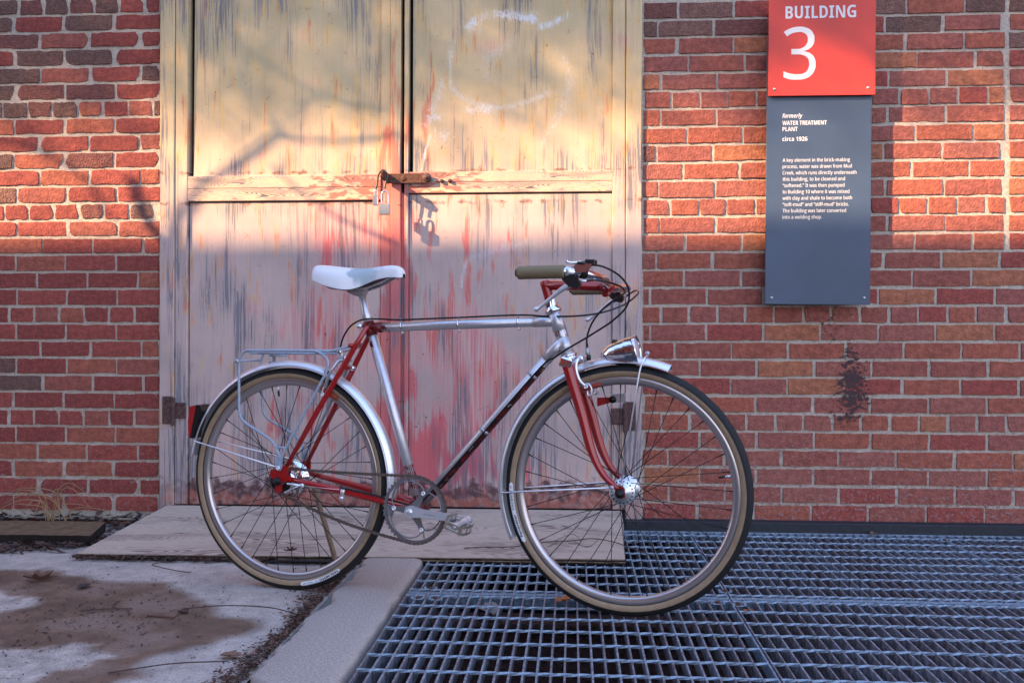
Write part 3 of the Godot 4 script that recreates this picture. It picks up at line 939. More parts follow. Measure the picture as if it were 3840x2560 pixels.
func make_ground() -> void:
	# far ground, as four pieces round the pit and slab
	var g := stool(true)
	bx(g, Vector3(-90, -0.9, 2.62), Vector3(90, -0.021, 90))
	bx(g, Vector3(-0.486, -0.9, 1.9), Vector3(2.32, -0.012, 2.62))
	bx(g, Vector3(-90, -0.9, -90), Vector3(90, -0.7, -0.4))
	bx(g, Vector3(-90, -0.9, -0.02), Vector3(-2.75, -0.021, 2.62))
	bx(g, Vector3(-2.75, -0.9, 2.15), Vector3(-0.70, -0.0215, 2.62))
	bx(g, Vector3(2.32, -0.9, -0.02), Vector3(90, -0.021, 2.62))
	structure(obj("ground", g, mats.asphalt))

	# concrete slab with its damp stain, left of the curb
	var x0 := -2.75
	var x1 := -0.70
	var z0 := -0.05
	var z1 := 2.15
	var w := 810
	var h := 870
	var wet := PackedVector2Array([Vector2(-2.3, 0.80), Vector2(-1.95, 0.78), Vector2(-1.815, 0.767), Vector2(-1.671, 0.735), Vector2(-1.502, 0.829), Vector2(-1.206, 0.888), Vector2(-1.039, 1.04), Vector2(-0.957, 1.15), Vector2(-0.811, 1.245), Vector2(-0.845, 1.357), Vector2(-0.954, 1.454), Vector2(-1.018, 1.55), Vector2(-0.94, 1.63), Vector2(-1.02, 1.75), Vector2(-2.3, 1.75)])
	var dry_a := PackedVector2Array([Vector2(-1.9, 0.96), Vector2(-1.679, 0.979), Vector2(-1.509, 1.039), Vector2(-1.50, 1.12), Vector2(-1.56, 1.22), Vector2(-1.9, 1.3)])
	var dry_b := PackedVector2Array([Vector2(-1.9, 1.42), Vector2(-1.5, 1.45), Vector2(-1.364, 1.47), Vector2(-1.178, 1.426), Vector2(-1.061, 1.497), Vector2(-1.129, 1.603), Vector2(-1.2, 1.8), Vector2(-1.9, 1.8)])
	var n1 := noise(401, 3.0, 4)
	var n2 := noise(402, 14.0, 3)
	var n3 := noise(403, 130.0, 3)
	var wet_mask := stain_mask([wet], x0, x1, z0, z1, w, h, n1, n2)
	var dry_mask := stain_mask([dry_a, dry_b], x0, x1, z0, z1, w, h, n1, n2)
	var px := PackedByteArray()
	px.resize(w * h * 3)
	var ro := PackedByteArray()
	ro.resize(w * h)
	var bump := PackedByteArray()
	bump.resize(w * h)
	for j in h:
		var z := z0 + (z1 - z0) * (j + 0.5) / h
		for i in w:
			var x := x0 + (x1 - x0) * (i + 0.5) / w
			var a := n1.get_noise_2d(x, z)
			var b := n2.get_noise_2d(x, z)
			var c := n3.get_noise_2d(x, z)
			var col := Color(0.66, 0.615, 0.575) * (1.0 + a * 0.12 + b * 0.09 + c * 0.26)
			var rough := 0.92
			var wm := smoothstep(0.08, 0.92, wet_mask[j * w + i] / 255.0 + b * 0.22 + c * 0.16)
			var dm := smoothstep(0.1, 0.9, dry_mask[j * w + i] / 255.0 + b * 0.2 + c * 0.12)
			wm *= 1.0 - dm * 0.94
			var rim := wet_mask[j * w + i] / 255.0
			var damp := Color(0.42, 0.33, 0.26) * (1.0 + a * 0.22 + b * 0.16 + c * 0.24)
			damp = damp.lerp(Color(0.50, 0.43, 0.39), clampf(a * 1.4 + 0.1, 0.0, 0.6))
			col = col.lerp(damp, wm)
			if dm > 0.3:
				col *= 1.0 + c * 0.12 + b * 0.1
			col *= 1.0 - 0.10 * clampf(1.0 - absf(rim - 0.3) * 4.0, 0.0, 1.0)
			rough = lerpf(0.92, 0.66, wm)
			if z < 0.5 and x < -1.55:
				col = col.lerp(Color(0.42, 0.39, 0.38), 0.35 + a * 0.3)
			if c > 0.38:
				col *= 0.72
			if c < -0.46:
				col *= 1.2
			var o := (j * w + i)
			px[o * 3] = clampi(int(col.r * 255), 0, 255)
			px[o * 3 + 1] = clampi(int(col.g * 255), 0, 255)
			px[o * 3 + 2] = clampi(int(col.b * 255), 0, 255)
			ro[o] = int(rough * 255)
			bump[o] = clampi(int(128.0 + c * 150.0 + b * 30.0), 0, 255)
	var sm := mat("slab_concrete", Color.WHITE, 1.0)
	sm.albedo_texture = ImageTexture.create_from_image(Image.create_from_data(w, h, false, Image.FORMAT_RGB8, px))
	sm.roughness_texture = ImageTexture.create_from_image(Image.create_from_data(w, h, false, Image.FORMAT_L8, ro))
	sm.heightmap_enabled = true
	sm.heightmap_texture = ImageTexture.create_from_image(Image.create_from_data(w, h, false, Image.FORMAT_L8, bump))
	sm.heightmap_scale = 0.12
	var st := stool()
	var nn := noise(404, 2.5, 3)
	var cols := 90
	var rows := 80
	var vert := func(i: int, j: int) -> Vector3:
		var x := x0 + (x1 - x0) * i / cols
		var z := z0 + (z1 - z0) * j / rows
		return Vector3(x, SLAB_Y + nn.get_noise_2d(x, z) * 0.0018, z)
	for j in rows:
		for i in cols:
			quad(st, vert.call(i, j), vert.call(i + 1, j), vert.call(i + 1, j + 1), vert.call(i, j + 1), Vector3.UP, Rect2(float(i) / cols, float(j) / rows, 1.0 / cols, 1.0 / rows))
	structure(obj("concrete_slab", st, sm))

	# curb beside the grating, its edge broken and rough
	st = stool()
	var cn := noise(405, 9.0, 4)
	var nz := 120
	var prof := []
	for j in nz + 1:
		var z := 0.0 + 2.62 * j / nz
		var e := cn.get_noise_1d(z) * 0.016
		var e2 := cn.get_noise_1d(z + 50.0) * 0.007 - 0.022 * clampf(cn.get_noise_1d(z * 2.0 + 90.0) * 3.0 - 1.1, 0.0, 1.0)
		var rec := 0.03 * clampf(cn.get_noise_1d(z * 0.35 + 20.0) * 2.0, 0.0, 1.0)
		prof.append([Vector3(-0.69 + e + rec, -0.06, z), Vector3(-0.682 + e + rec, 0.0, z), Vector3(-0.672 + e + rec, 0.006, z), Vector3(-0.60, 0.007 + e2 * 0.15, z), Vector3(-0.52, 0.007 - e2 * 0.15, z), Vector3(-0.498 + e2, 0.005, z), Vector3(-0.488 + e2, -0.004, z), Vector3(-0.486 + e2 * 0.6, -0.05, z), Vector3(-0.486, -0.62, z)])
	var outs := [Vector3(-1, 0.2, 0), Vector3(-1, 1, 0), Vector3.UP, Vector3.UP, Vector3.UP, Vector3(0.7, 1, 0), Vector3.RIGHT, Vector3.RIGHT]
	for j in nz:
		for q in 8:
			quad(st, prof[j][q], prof[j][q + 1], prof[j + 1][q + 1], prof[j + 1][q], outs[q])
	structure(obj("curb", st, mats.concrete))

	# the pit under the grating
	st = stool(true)
	bx(st, Vector3(-0.486, -0.9, -0.02), Vector3(2.32, -0.62, 1.895))
	bx(st, Vector3(-0.486, -0.62, -0.1), Vector3(2.32, -0.06, 0.0))
	bx(st, Vector3(2.285, -0.62, 0.0), Vector3(2.318, -0.05, 1.895))
	structure(obj("pit", st, mats.pit_dark))

	# steel angle along the foot of the right wall
	var an := stool(true)
	bx(an, Vector3(0.20, -0.03, 0.004), Vector3(2.3, 0.038, 0.012), 0.001)
	bx(an, Vector3(0.20, -0.034, 0.012), Vector3(2.3, 0.036, 0.05), 0.003)
	var ang := obj("steel_angle", an, mats.dark_steel)
	tag(ang, "dark steel angle running along the foot of the right brick wall", "angle iron")

	# beam that carries the grating seam
	var be := stool(true)
	bx(be, Vector3(-0.484, -0.062, 0.99), Vector3(2.28, -0.048, 1.09), 0.002)
	bx(be, Vector3(-0.484, -0.24, 1.034), Vector3(2.28, -0.062, 1.046))
	bx(be, Vector3(-0.484, -0.252, 0.99), Vector3(2.28, -0.24, 1.09), 0.002)
	tag(obj("support_beam", be, mats.rusty_iron), "brown steel beam under the joint between front and back gratings", "beam")


# ------------------------------------------------------------------ steel grating
func make_grating() -> void:
	var pitch := 0.03016
	var bar := stool(true)
	box(bar, Transform3D(Basis.IDENTITY, Vector3(0, -0.0185, 0)), Vector3(0.0048, 0.035, 1.0), 0.0008)
	bar.generate_normals()
	var bar_mesh := bar.commit()
	# twisted square rod, 0.91 m long
	var rod := stool(true)
	var segs := 64
	var ring := func(i: int) -> Array:
		var out := []
		for k in 4:
			var a := TAU * k / 4 + i * 0.55
			out.append(Vector3(-0.455 + 0.91 * i / segs, -0.0032 + sin(a) * 0.0041, cos(a) * 0.0041))
		return out
	for i in segs:
		var r0: Array = ring.call(i)
		var r1: Array = ring.call(i + 1)
		for k in 4:
			var k2 := (k + 1) % 4
			var c := Vector3(r0[k].x, -0.0032, 0)
			quad(rod, r0[k], r0[k2], r1[k2], r1[k], (r0[k] + r0[k2]) * 0.5 - c)
	rod.generate_normals()
	var rod_mesh := rod.commit()
	var band := stool(true)
	box(band, Transform3D(Basis.IDENTITY, Vector3(0, -0.0185, 0)), Vector3(0.912, 0.0352, 0.005), 0.0006)
	band.generate_normals()
	var band_mesh := band.commit()
	var names := [
		["back left grating panel, half covered by the plywood sheet", "back middle grating panel along the foot of the brick wall", "back right grating panel in the far right corner"],
		["front left grating panel beside the concrete curb, under the front tyre", "front middle grating panel at the bottom right of the picture", "front right grating panel at the far right edge of the picture"]]
	var xs := [-0.0155, 0.9, 1.8155]
	for j in 2:
		var za := 0.056 if j == 0 else 0.976
		var zb := 0.964 if j == 0 else 1.884
		for i in 3:
			var p := thing("steel_grating", names[j][i], "grating", Vector3(xs[i], 0, 0), "steel grating panels over the pit")
			for k in 31:
				if k == 30 and i < 2:
					continue
				var x := -0.4525 + pitch * k
				put("bearing_bar", bar_mesh, mats.bar_steel if rng.randf() < 0.6 else mats.bar_steel_dull, p, Transform3D(Basis(Vector3(1, 0, 0), Vector3(0, 1, 0), Vector3(rng.randf_range(-0.0008, 0.0008), 0, zb - za - 0.006)), Vector3(x, rng.randf_range(-0.0006, 0.0004), (za + zb) * 0.5)))
			put("bearing_bar", bar_mesh, mats.galvanised, p, Transform3D(Basis(Vector3(1, 0, 0), Vector3(0, 1, 0), Vector3(0, 0, zb - za - 0.006)), Vector3(0.4545, 0, (za + zb) * 0.5)))
			for e in [za, zb]:
				put("banding_bar", band_mesh, mats.galvanised, p, Transform3D(Basis.IDENTITY, Vector3(0, 0, e)))
			var z := zb - 0.0265 if j == 0 else 1.0
			for k in 9:
				put("cross_rod", rod_mesh, mats.galvanised, p, Transform3D(Basis(Vector3.UP, rng.randf_range(-0.002, 0.002)), Vector3(0, rng.randf_range(-0.0004, 0.0008), z)))
				z += -0.1016 if j == 0 else 0.0995
	# saddle clips with bolts where panels meet
	for q in [Vector3(0.44, 0, 0.90), Vector3(0.40, 0, 1.02), Vector3(0.455, 0, 1.035), Vector3(-0.43, 0, 1.03), Vector3(-0.38, 0, 1.035), Vector3(0.43, 0, 0.11), Vector3(-0.41, 0, 0.93), Vector3(1.35, 0, 0.15)]:
		var c := thing("grating_clip", clip_label(q), "clip", q, "clips that hold the grating panels")
		var st := stool(true)
		bx(st, Vector3(-0.018, -0.004, -0.008), Vector3(0.018, -0.0015, 0.008), 0.0006)
		bx(st, Vector3(-0.019, -0.004, -0.008), Vector3(-0.013, 0.004, 0.008), 0.0006)
		bx(st, Vector3(0.013, -0.004, -0.008), Vector3(0.019, 0.004, 0.008), 0.0006)
		obj("saddle", st, mats.galvanised, c)
		st = stool()
		lathe(st, [Vector2(0, 0.004), Vector2(0.006, 0.004), Vector2(0.0065, -0.002)], aim(Vector3.ZERO, Vector3.UP), 6, 0, TAU, false, true)
		obj("bolt", st, mats.hasp_iron, c)


func clip_label(q: Vector3) -> String:
	if q.z < 0.2:
		return "grating clip near the brick wall, " + ("behind the front wheel" if q.x < 1.0 else "at far right")
	if q.z < 0.95:
		return "grating clip just behind the panel joint, " + ("right of the front wheel" if q.x > 0 else "next to the concrete curb")
	if q.x > 0.42:
		return "right of the two grating clips under the right side of the front tyre"
	if q.x > 0:
		return "left of the two grating clips under the right side of the front tyre"
	return ("left" if q.x < -0.4 else "right") + " of the two front grating clips next to the concrete curb"


# ------------------------------------------------------------------ signs
func font(bold := true, italic := false) -> SystemFont:
	var f := SystemFont.new()
	f.font_names = PackedStringArray(["Droid Sans"])
	f.font_weight = 700 if bold else 400
	f.font_italic = italic
	return f


func text_mesh(s: String, cap: float, width: float, bold := true, italic := false, depth := 0.0006) -> Array:
	var t := TextMesh.new()
	t.text = s
	t.font = font(bold, italic)
	t.font_size = 64
	t.pixel_size = 0.01
	t.depth = 0.1
	t.curve_step = 1.0
	t.horizontal_alignment = HORIZONTAL_ALIGNMENT_LEFT
	var bb := t.get_aabb()
	var sx := width / bb.size.x
	var sy := cap / (64 * 0.01 * 0.714)
	return [t, Vector3(sx, sy, depth / 0.1), bb]


func letter(parent: Node3D, s: String, x: float, base: float, z: float, cap: float, width: float, m: Material, bold := true, italic := false) -> void:
	var t := text_mesh(s, cap, width, bold, italic)
	var bb: AABB = t[2]
	var sc: Vector3 = t[1]
	var descent := 0.0
	for c in "gpyqj,Q":
		if s.contains(c):
			descent = 1.0
	var st := stool()
	st.append_from(t[0], 0, Transform3D.IDENTITY)
	var me := st.commit()
	# the mesh is centred about its line; find the baseline from a capital
	var probe := TextMesh.new()
	probe.text = "H"
	probe.font = font(bold, italic)
	probe.font_size = 64
	probe.pixel_size = 0.01
	probe.depth = 0.1
	var y0 := probe.get_aabb().position.y
	var shear := Basis(Vector3(sc.x, 0, 0), Vector3(sc.y * (0.2 if italic else 0.0), sc.y, 0), Vector3(0, 0, sc.z))
	put("lettering", me, m, parent, Transform3D(shear, Vector3(x - bb.position.x * sc.x, base - y0 * sc.y, z)))


func screw(parent: Node3D, at: Vector3, m: Material) -> void:
	var st := stool()
	lathe(st, [Vector2(0, 0.003), Vector2(0.003, 0.0027), Vector2(0.005, 0.0012), Vector2(0.0055, 0)], Transform3D(Basis.IDENTITY, at), 14)
	obj("screw", st, m, parent)


func make_signs() -> void:
	var g := thing("information_sign", "dark grey information plate with white text hung under the red sign", "sign", Vector3.ZERO)
	var st := stool(true)
	var lean := Basis(Vector3.BACK, -0.007)
	box(st, Transform3D(lean, Vector3(0.918, 1.36, 0.067)), Vector3(0.386, 1.004, 0.006), 0.001)
	obj("plate", st, mats.sign_grey, g)
	for q in [Vector3(0.80, 1.80, 0.03), Vector3(1.04, 1.80, 0.03), Vector3(0.80, 1.0, 0.03), Vector3(1.04, 1.0, 0.03)]:
		var b := stool()
		tube(b, [q - Vector3(0, 0, 0.04), q + Vector3(0, 0, 0.034)], 0.009, 10)
		obj("spacer", b, mats.dark_steel, g)
	for q in [Vector3(0.746, 0.883, 0.070), Vector3(1.086, 0.882, 0.070)]:
		screw(g, q, mats.padlock_body)
	var z := 0.0704
	letter(g, "formerly", 0.785, 1.557, z, 0.0155, 0.073, mats.sign_white, true, true)
	letter(g, "WATER TREATMENT", 0.785, 1.53, z, 0.0155, 0.163, mats.sign_white)
	letter(g, "PLANT", 0.785, 1.507, z, 0.0155, 0.056, mats.sign_white)
	letter(g, "circa 1926", 0.785, 1.47, z, 0.0155, 0.092, mats.sign_white)
	var lines := ["A key element in the brick-making", "process, water was drawn from Mud", "Creek, which runs directly underneath", "this building, to be cleaned and", "“softened.” It was then pumped", "to Building 10 where it was mixed", "with clay and shale to become both", "“soft-mud” and “stiff-mud” bricks.", "The building was later converted", "into a welding shop."]
	var wid := [0.247, 0.254, 0.271, 0.229, 0.227, 0.245, 0.255, 0.243, 0.233, 0.145]
	for i in lines.size():
		letter(g, lines[i], 0.786, 1.392 - 0.0237 * i, z, 0.0130, wid[i], mats.sign_white, false)
	var r := thing("building_sign", "red square sign reading BUILDING 3 in white, above the grey plate", "sign", Vector3.ZERO)
	st = stool(true)
	box(st, Transform3D(Basis(Vector3.BACK, -0.003), Vector3(0.926, 1.833, 0.082)), Vector3(0.391, 0.396, 0.008), 0.001)
	obj("plate", st, mats.sign_red, r)
	for q in [Vector3(0.752, 1.661, 0.086), Vector3(1.094, 1.661, 0.086)]:
		screw(r, q, mats.padlock_body)
	letter(r, "BUILDING", 0.792, 1.923, 0.0864, 0.0455, 0.258, mats.sign_white)
	letter(r, "3", 0.785, 1.695, 0.0864, 0.196, 0.118, mats.sign_white, false)


# ------------------------------------------------------------------ hasp and padlocks
func make_door_hardware() -> void:
	var hasp := thing("hasp", "rusty iron hasp strap bolted across the middle rails", "hasp", Vector3(-0.64, 1.352, 0.012))
	var st := stool(true)
	var o := PackedVector2Array([Vector2(-0.08, -0.019), Vector2(0.075, -0.017), Vector2(0.086, -0.012), Vector2(0.092, 0.0), Vector2(0.088, 0.012), Vector2(0.075, 0.019), Vector2(-0.08, 0.019)])
	prism(st, o, Transform3D(Basis.IDENTITY, Vector3(0, 0, 0.014)), 0.006)
	obj("strap", st, mats.hasp_iron, hasp)
	# the plate that stands out from the door
	st = stool(true)
	prism(st, PackedVector2Array([Vector2(0, -0.02), Vector2(0.085, -0.018), Vector2(0.104, -0.01), Vector2(0.108, 0.004), Vector2(0.098, 0.014), Vector2(0, 0.02)]), place(Vector3(-0.08, 0, 0.012), Vector3(-0.03, 0.0, 1), Vector3.UP), 0.006)
	obj("staple_plate", st, mats.hasp_iron, hasp)
	for q in [[Vector3(0.073, 0.003, 0.017), 0.008, 0.012], [Vector3(0.13, -0.009, 0.0), 0.0075, 0.012], [Vector3(0.162, -0.009, 0.0), 0.0075, 0.012], [Vector3(-0.02, 0, 0.017), 0.011, 0.003]]:
		st = stool()
		lathe(st, [Vector2(0, q[2]), Vector2(q[1] * 0.8, q[2]), Vector2(q[1], q[2] * 0.7), Vector2(q[1], -0.01)], Transform3D(Basis.IDENTITY, q[0]), 12)
		obj("bolt", st, mats.rusty_iron if q[1] < 0.01 else mats.hasp_iron, hasp)
	st = stool()
	lathe(st, [Vector2(0, 0.004), Vector2(0.016, 0.004), Vector2(0.018, 0.0)], Transform3D(Basis.IDENTITY, Vector3(0.073, 0.003, 0.017)), 16)
	obj("washer", st, mats.rusty_iron, hasp)
	# long dark shackle hanging from the plate, then the two locks in it
	var top := Vector3(-0.724, 1.365, 0.105)
	var sh := thing("shackle_loop", "dark steel shackle hanging from the end of the hasp", "shackle", top)
	st = stool()
	tube(st, curve([Vector3(-0.026, -0.065, 0.0), Vector3(-0.021, -0.04, 0), Vector3(-0.017, -0.01, 0), Vector3(0, 0.006, 0), Vector3(0.017, -0.01, 0), Vector3(0.012, -0.04, 0), Vector3(0.007, -0.065, 0)], 6), 0.0042, 10)
	obj("loop", st, mats.shackle_dark, sh)
	var l1 := thing("padlock", "large laminated steel padlock hanging on the right of the shackle", "padlock", top + Vector3(0.008, -0.125, 0.002))
	st = stool()
	tube(st, curve([Vector3(-0.0125, 0.0, 0), Vector3(-0.0125, 0.03, 0), Vector3(-0.009, 0.045, 0), Vector3(0, 0.05, 0), Vector3(0.009, 0.045, 0), Vector3(0.0125, 0.03, 0), Vector3(0.0125, 0.0, 0)], 5), 0.0036, 10)
	obj("shackle", st, mats.padlock_chrome, l1)
	st = stool(true)
	for k in 9:
		bx(st, Vector3(-0.021, -0.038 + k * 0.0042, -0.011), Vector3(0.021, -0.0342 + k * 0.0042, 0.011), 0.0008)
	bx(st, Vector3(-0.0205, -0.04, -0.0105), Vector3(0.0205, 0.0, 0.0105), 0.001)
	obj("lock_body", st, mats.padlock_body, l1)
	var l2 := thing("padlock", "small narrow padlock hanging on the left of the shackle", "padlock", top + Vector3(-0.027, -0.092, 0.0))
	st = stool()
	tube(st, curve([Vector3(-0.006, 0.0, 0), Vector3(-0.006, 0.016, 0), Vector3(0, 0.024, 0), Vector3(0.006, 0.016, 0), Vector3(0.006, 0.0, 0)], 5), 0.0023, 8)
	obj("shackle", st, mats.padlock_chrome, l2)
	st = stool(true)
	bx(st, Vector3(-0.0095, -0.037, -0.012), Vector3(0.0095, 0.0, 0.012), 0.002)
	obj("lock_body", st, mats.padlock_chrome, l2)


# ------------------------------------------------------------------ loose things
func leaf_mesh(seed_: int, size: float, lobed: bool) -> ArrayMesh:
	var r := RandomNumberGenerator.new()
	r.seed = seed_
	var st := stool(true)
	var n := 22
	var rim := []
	var curl := r.randf_range(0.15, 0.5)
	for i in n:
		var a := TAU * i / n
		var k := 1.0
		if lobed:
			k = 0.68 + 0.32 * cos(a * 7.0)
		var p := Vector2(cos(a) * size * (0.5 * k + 0.08), sin(a) * size * 0.34 * k)
		rim.append(Vector3(p.x, absf(p.y) * curl * 1.6 + p.x * p.x * curl * 4.0 + r.randf_range(0, 0.06) * size, p.y))
	for i in n:
		tri(st, Vector3(0, 0.0, 0), rim[i], rim[(i + 1) % n], Vector3.UP)
	var stem := stool()
	tube(st, [Vector3(-size * 0.4, 0.004, 0), Vector3(0, 0.001, 0), Vector3(size * 0.55, 0.003, 0.0)], 0.0007, 4, false)
	st.generate_normals()
	return st.commit()


func make_loose_things() -> void:
	# plywood sheet that ramps from the door foot down to the slab
	var im := board_image(501, 768, 288, Color(0.69, 0.62, 0.55), Color(0.71, 0.63, 0.56), Color(0.42, 0.35, 0.31), 0.0)
	var pm := image_mat("plywood_face", im, 0.08, 0.88)
	var ply := thing("plywood_sheet", "weathered grey plywood sheet lying as a ramp before the door", "plywood", Vector3.ZERO)
	var bl := Vector3(-1.60, 0.068, 0.032)
	var br := Vector3(0.19, 0.070, 0.032)
	var fl := Vector3(-1.672, -0.001, 0.578)
	var fr := Vector3(0.172, 0.018, 0.606)
	var st := stool()
	var nx := 90
	var en := noise(503, 12.0, 3)
	var top := []
	for i in nx + 1:
		var t := float(i) / nx
		var f := fl.lerp(fr, t) + Vector3(0, 0.0, en.get_noise_1d(t * 1.8) * 0.004)
		top.append([bl.lerp(br, t), f])
	for i in nx:
		for j in 6:
			var a: Vector3 = top[i][0].lerp(top[i][1], j / 6.0)
			var b: Vector3 = top[i + 1][0].lerp(top[i + 1][1], j / 6.0)
			var c: Vector3 = top[i + 1][0].lerp(top[i + 1][1], (j + 1) / 6.0)
			var d: Vector3 = top[i][0].lerp(top[i][1], (j + 1) / 6.0)
			quad(st, a, b, c, d, Vector3.UP, Rect2(float(i) / nx, j / 6.0, 1.0 / nx, 1.0 / 6.0))
	obj("top_ply", st, pm, ply)
	for layer in 4:
		st = stool(true)
		var y0 := -0.0005 - layer * 0.0042
		var y1 := y0 - 0.0036
		for i in nx:
			var push := (0.002 if layer % 2 else -0.001)
			var w0 := en.get_noise_2d(i * 0.12, layer * 7.0) * 0.005 + push
			var w1 := en.get_noise_2d((i + 1) * 0.12, layer * 7.0) * 0.005 + push
			var p: Vector3 = top[i][1] + Vector3(0, 0, w0 - 0.002)
			var q: Vector3 = top[i + 1][1] + Vector3(0, 0, w1 - 0.002)
			quad(st, p + Vector3(0, y0, 0), q + Vector3(0, y0, 0), q + Vector3(0, y1, 0), p + Vector3(0, y1, 0), Vector3.BACK)
			quad(st, p + Vector3(0, y0, 0), q + Vector3(0, y0, 0), q + Vector3(0, y0, -0.03), p + Vector3(0, y0, -0.03), Vector3.UP)
			quad(st, p + Vector3(0, y1, 0), q + Vector3(0, y1, 0), q + Vector3(0, y1, -0.03), p + Vector3(0, y1, -0.03), Vector3.DOWN)
		obj("edge_ply", st, mats.stick_wood if layer % 2 == 0 else mats.rotten_edge, ply)
	st = stool(true)
	for e in [[bl, fl, Vector3.LEFT], [br, fr, Vector3.RIGHT]]:
		quad(st, e[0], e[1], e[1] + Vector3(0, -0.017, -0.004), e[0] + Vector3(0, -0.017, 0), e[2])
	obj("side_edge", st, mats.stick_wood, ply)

	# thick plank by the left wall
	var pk := thing("wooden_plank", "thick tan plank with dark rotten edge lying by the left brick wall", "plank", Vector3.ZERO)
	st = stool()
	var pn := noise(507, 8.0, 3)
	var along := 30
	for part in 2:
		st = stool()
		for i in along:
			var xa := -3.1 + (1.3) * i / along
			var xb := -3.1 + (1.3) * (i + 1) / along
			var cut := func(x: float, back: bool) -> Vector3:
				var xx := x if i < along - 1 or x < -1.81 else x
				return Vector3(xx + (0.0 if back else (0.075 if x > -1.85 else 0.0)), 0.018 + pn.get_noise_1d(x) * 0.002, 0.13 if back else 0.385 + pn.get_noise_1d(x * 3.0) * 0.008)
			var a: Vector3 = cut.call(xa, true)
			var b: Vector3 = cut.call(xb, true)
			var c: Vector3 = cut.call(xb, false)
			var d: Vector3 = cut.call(xa, false)
			if part == 0:
				quad(st, a, b, c, d, Vector3.UP)
			else:
				var dn := Vector3(0, SLAB_Y - 0.018, -0.01 + pn.get_noise_1d(xa * 5.0) * 0.012)
				quad(st, d, c, c + dn, d + dn, Vector3.BACK)
				if i == along - 1:
					quad(st, b, c, c + Vector3(0.0, SLAB_Y - 0.018, 0), b + Vector3(0, SLAB_Y - 0.018, 0), Vector3.RIGHT)
		obj("plank_top" if part == 0 else "plank_edge", st, mats.plank_wood if part == 0 else mats.rotten_edge, pk)

	# stick that props the bicycle up
	var a0 := Vector3(-0.774, 0.279, 0.862)
	var a1 := Vector3(-0.765, 0.004, 0.64)
	var stick := thing("prop_stick", "thin wooden stick propping the bicycle up behind its rear wheel", "stick", a1)
	st = stool(true)
	var sp := []
	for i in 9:
		sp.append((a0 - a1) * (i / 8.0) + Vector3(rng.randf_range(-0.0015, 0.0015), 0, 0))
	tube(st, sp, 0.0085, 5)
	obj("shaft", st, mats.stick_wood, stick)

	# screw lying on the slab
	st = stool()
	tube(st, [Vector3(-1.13, SLAB_Y + 0.004, 1.20), Vector3(-1.05, SLAB_Y + 0.004, 1.212)], 0.0025, 8)
	tag(obj("screw", st, mats.hasp_iron), "long rusty screw lying on the damp patch of the slab", "screw")

	# single leaves
	var ls := [
		[Vector3(-1.63, SLAB_Y + 0.003, 0.86), 0.10, 0, true, "curled brown leaf at the upper edge of the damp patch"],
		[Vector3(-0.235, -0.03, 1.06), 0.085, -2, false, "pale crumpled leaf caught under the front left grating"],
		[Vector3(-0.017, 0.004, 1.045), 0.07, -1, true, "orange oak leaf on the grating left below the front tyre"],
		[Vector3(0.475, -0.014, 1.07), 0.04, -1, false, "small orange leaf in the grating right below the front tyre"],
		[Vector3(-0.93, 0.022, 0.585), 0.05, 1, true, "brown leaf at the front edge of the plywood inside the rear wheel"],
		[Vector3(-0.70, 0.004, 0.63), 0.06, 2, true, "tan leaf on the crack at the corner of the curb"],
		[Vector3(1.12, 0.004, 0.075), 0.04, 2, false, "small brown leaf on the grating by the wall at right"],
		[Vector3(-1.05, SLAB_Y + 0.003, 1.16), 0.03, 1, false, "tiny dark leaf in the damp patch near the screw"],
		[Vector3(-1.45, SLAB_Y + 0.003, 0.93), 0.045, 3, false, "dark leaf fragment in the middle of the damp patch"],
		[Vector3(-0.79, SLAB_Y + 0.006, 1.5), 0.045, 2, false, "tan leaf standing in the crack beside the curb"]]
	for i in ls.size():
		var q: Array = ls[i]
		var m: Material = mats.leaf_orange if q[2] == -1 else mats.leaf_pale if q[2] == -2 else mats["leaf_%d" % q[2]]
		var o := put("dead_leaf", leaf_mesh(600 + i, q[1], q[3]), m, null, Transform3D(Basis(Vector3.UP, i * 1.7 + 0.4), q[0]))
		tag(o, q[4], "leaf", "dead leaves on the ground")

	# dry grass by the wall
	var gr := thing("dry_grass", "tuft of bent dry straw-coloured grass by the left brick wall", "grass", Vector3(-2.02, SLAB_Y, 0.06))
	for i in 14:
		st = stool()
		var dx := rng.randf_range(-0.32, 0.3)
		var hh := rng.randf_range(0.05, 0.16)
		var b := Vector3(rng.randf_range(-0.05, 0.05), 0.03, rng.randf_range(0.0, 0.04))
		tube(st, curve([b, b + Vector3(dx * 0.2, hh * 0.8, 0.01), b + Vector3(dx * 0.6, hh, 0.03), b + Vector3(dx, hh * rng.randf_range(0.4, 1.0), rng.randf_range(0.0, 0.06))], 4), [0.0022, 0.0022, 0.002, 0.002, 0.002, 0.0018, 0.0018, 0.0016, 0.0014, 0.0014, 0.0012, 0.001, 0.0008], 4, false)
		obj("blade", st, mats.dead_grass, gr)

	# twigs
	var tw := thing("twig", "thin forked twig lying across the plywood onto the grating", "twig", Vector3.ZERO)
	st = stool()
	tube(st, curve([Vector3(-0.36, 0.026, 0.52), Vector3(-0.3, 0.028, 0.505), Vector3(-0.2, 0.03, 0.505), Vector3(-0.1, 0.036, 0.455), Vector3(0.0, 0.04, 0.44), Vector3(0.07, 0.044, 0.42), Vector3(0.14, 0.04, 0.45), Vector3(0.2, 0.03, 0.5), Vector3(0.27, 0.012, 0.53)], 5), 0.0018, 5)
	obj("stem", st, mats.twig_brown, tw)
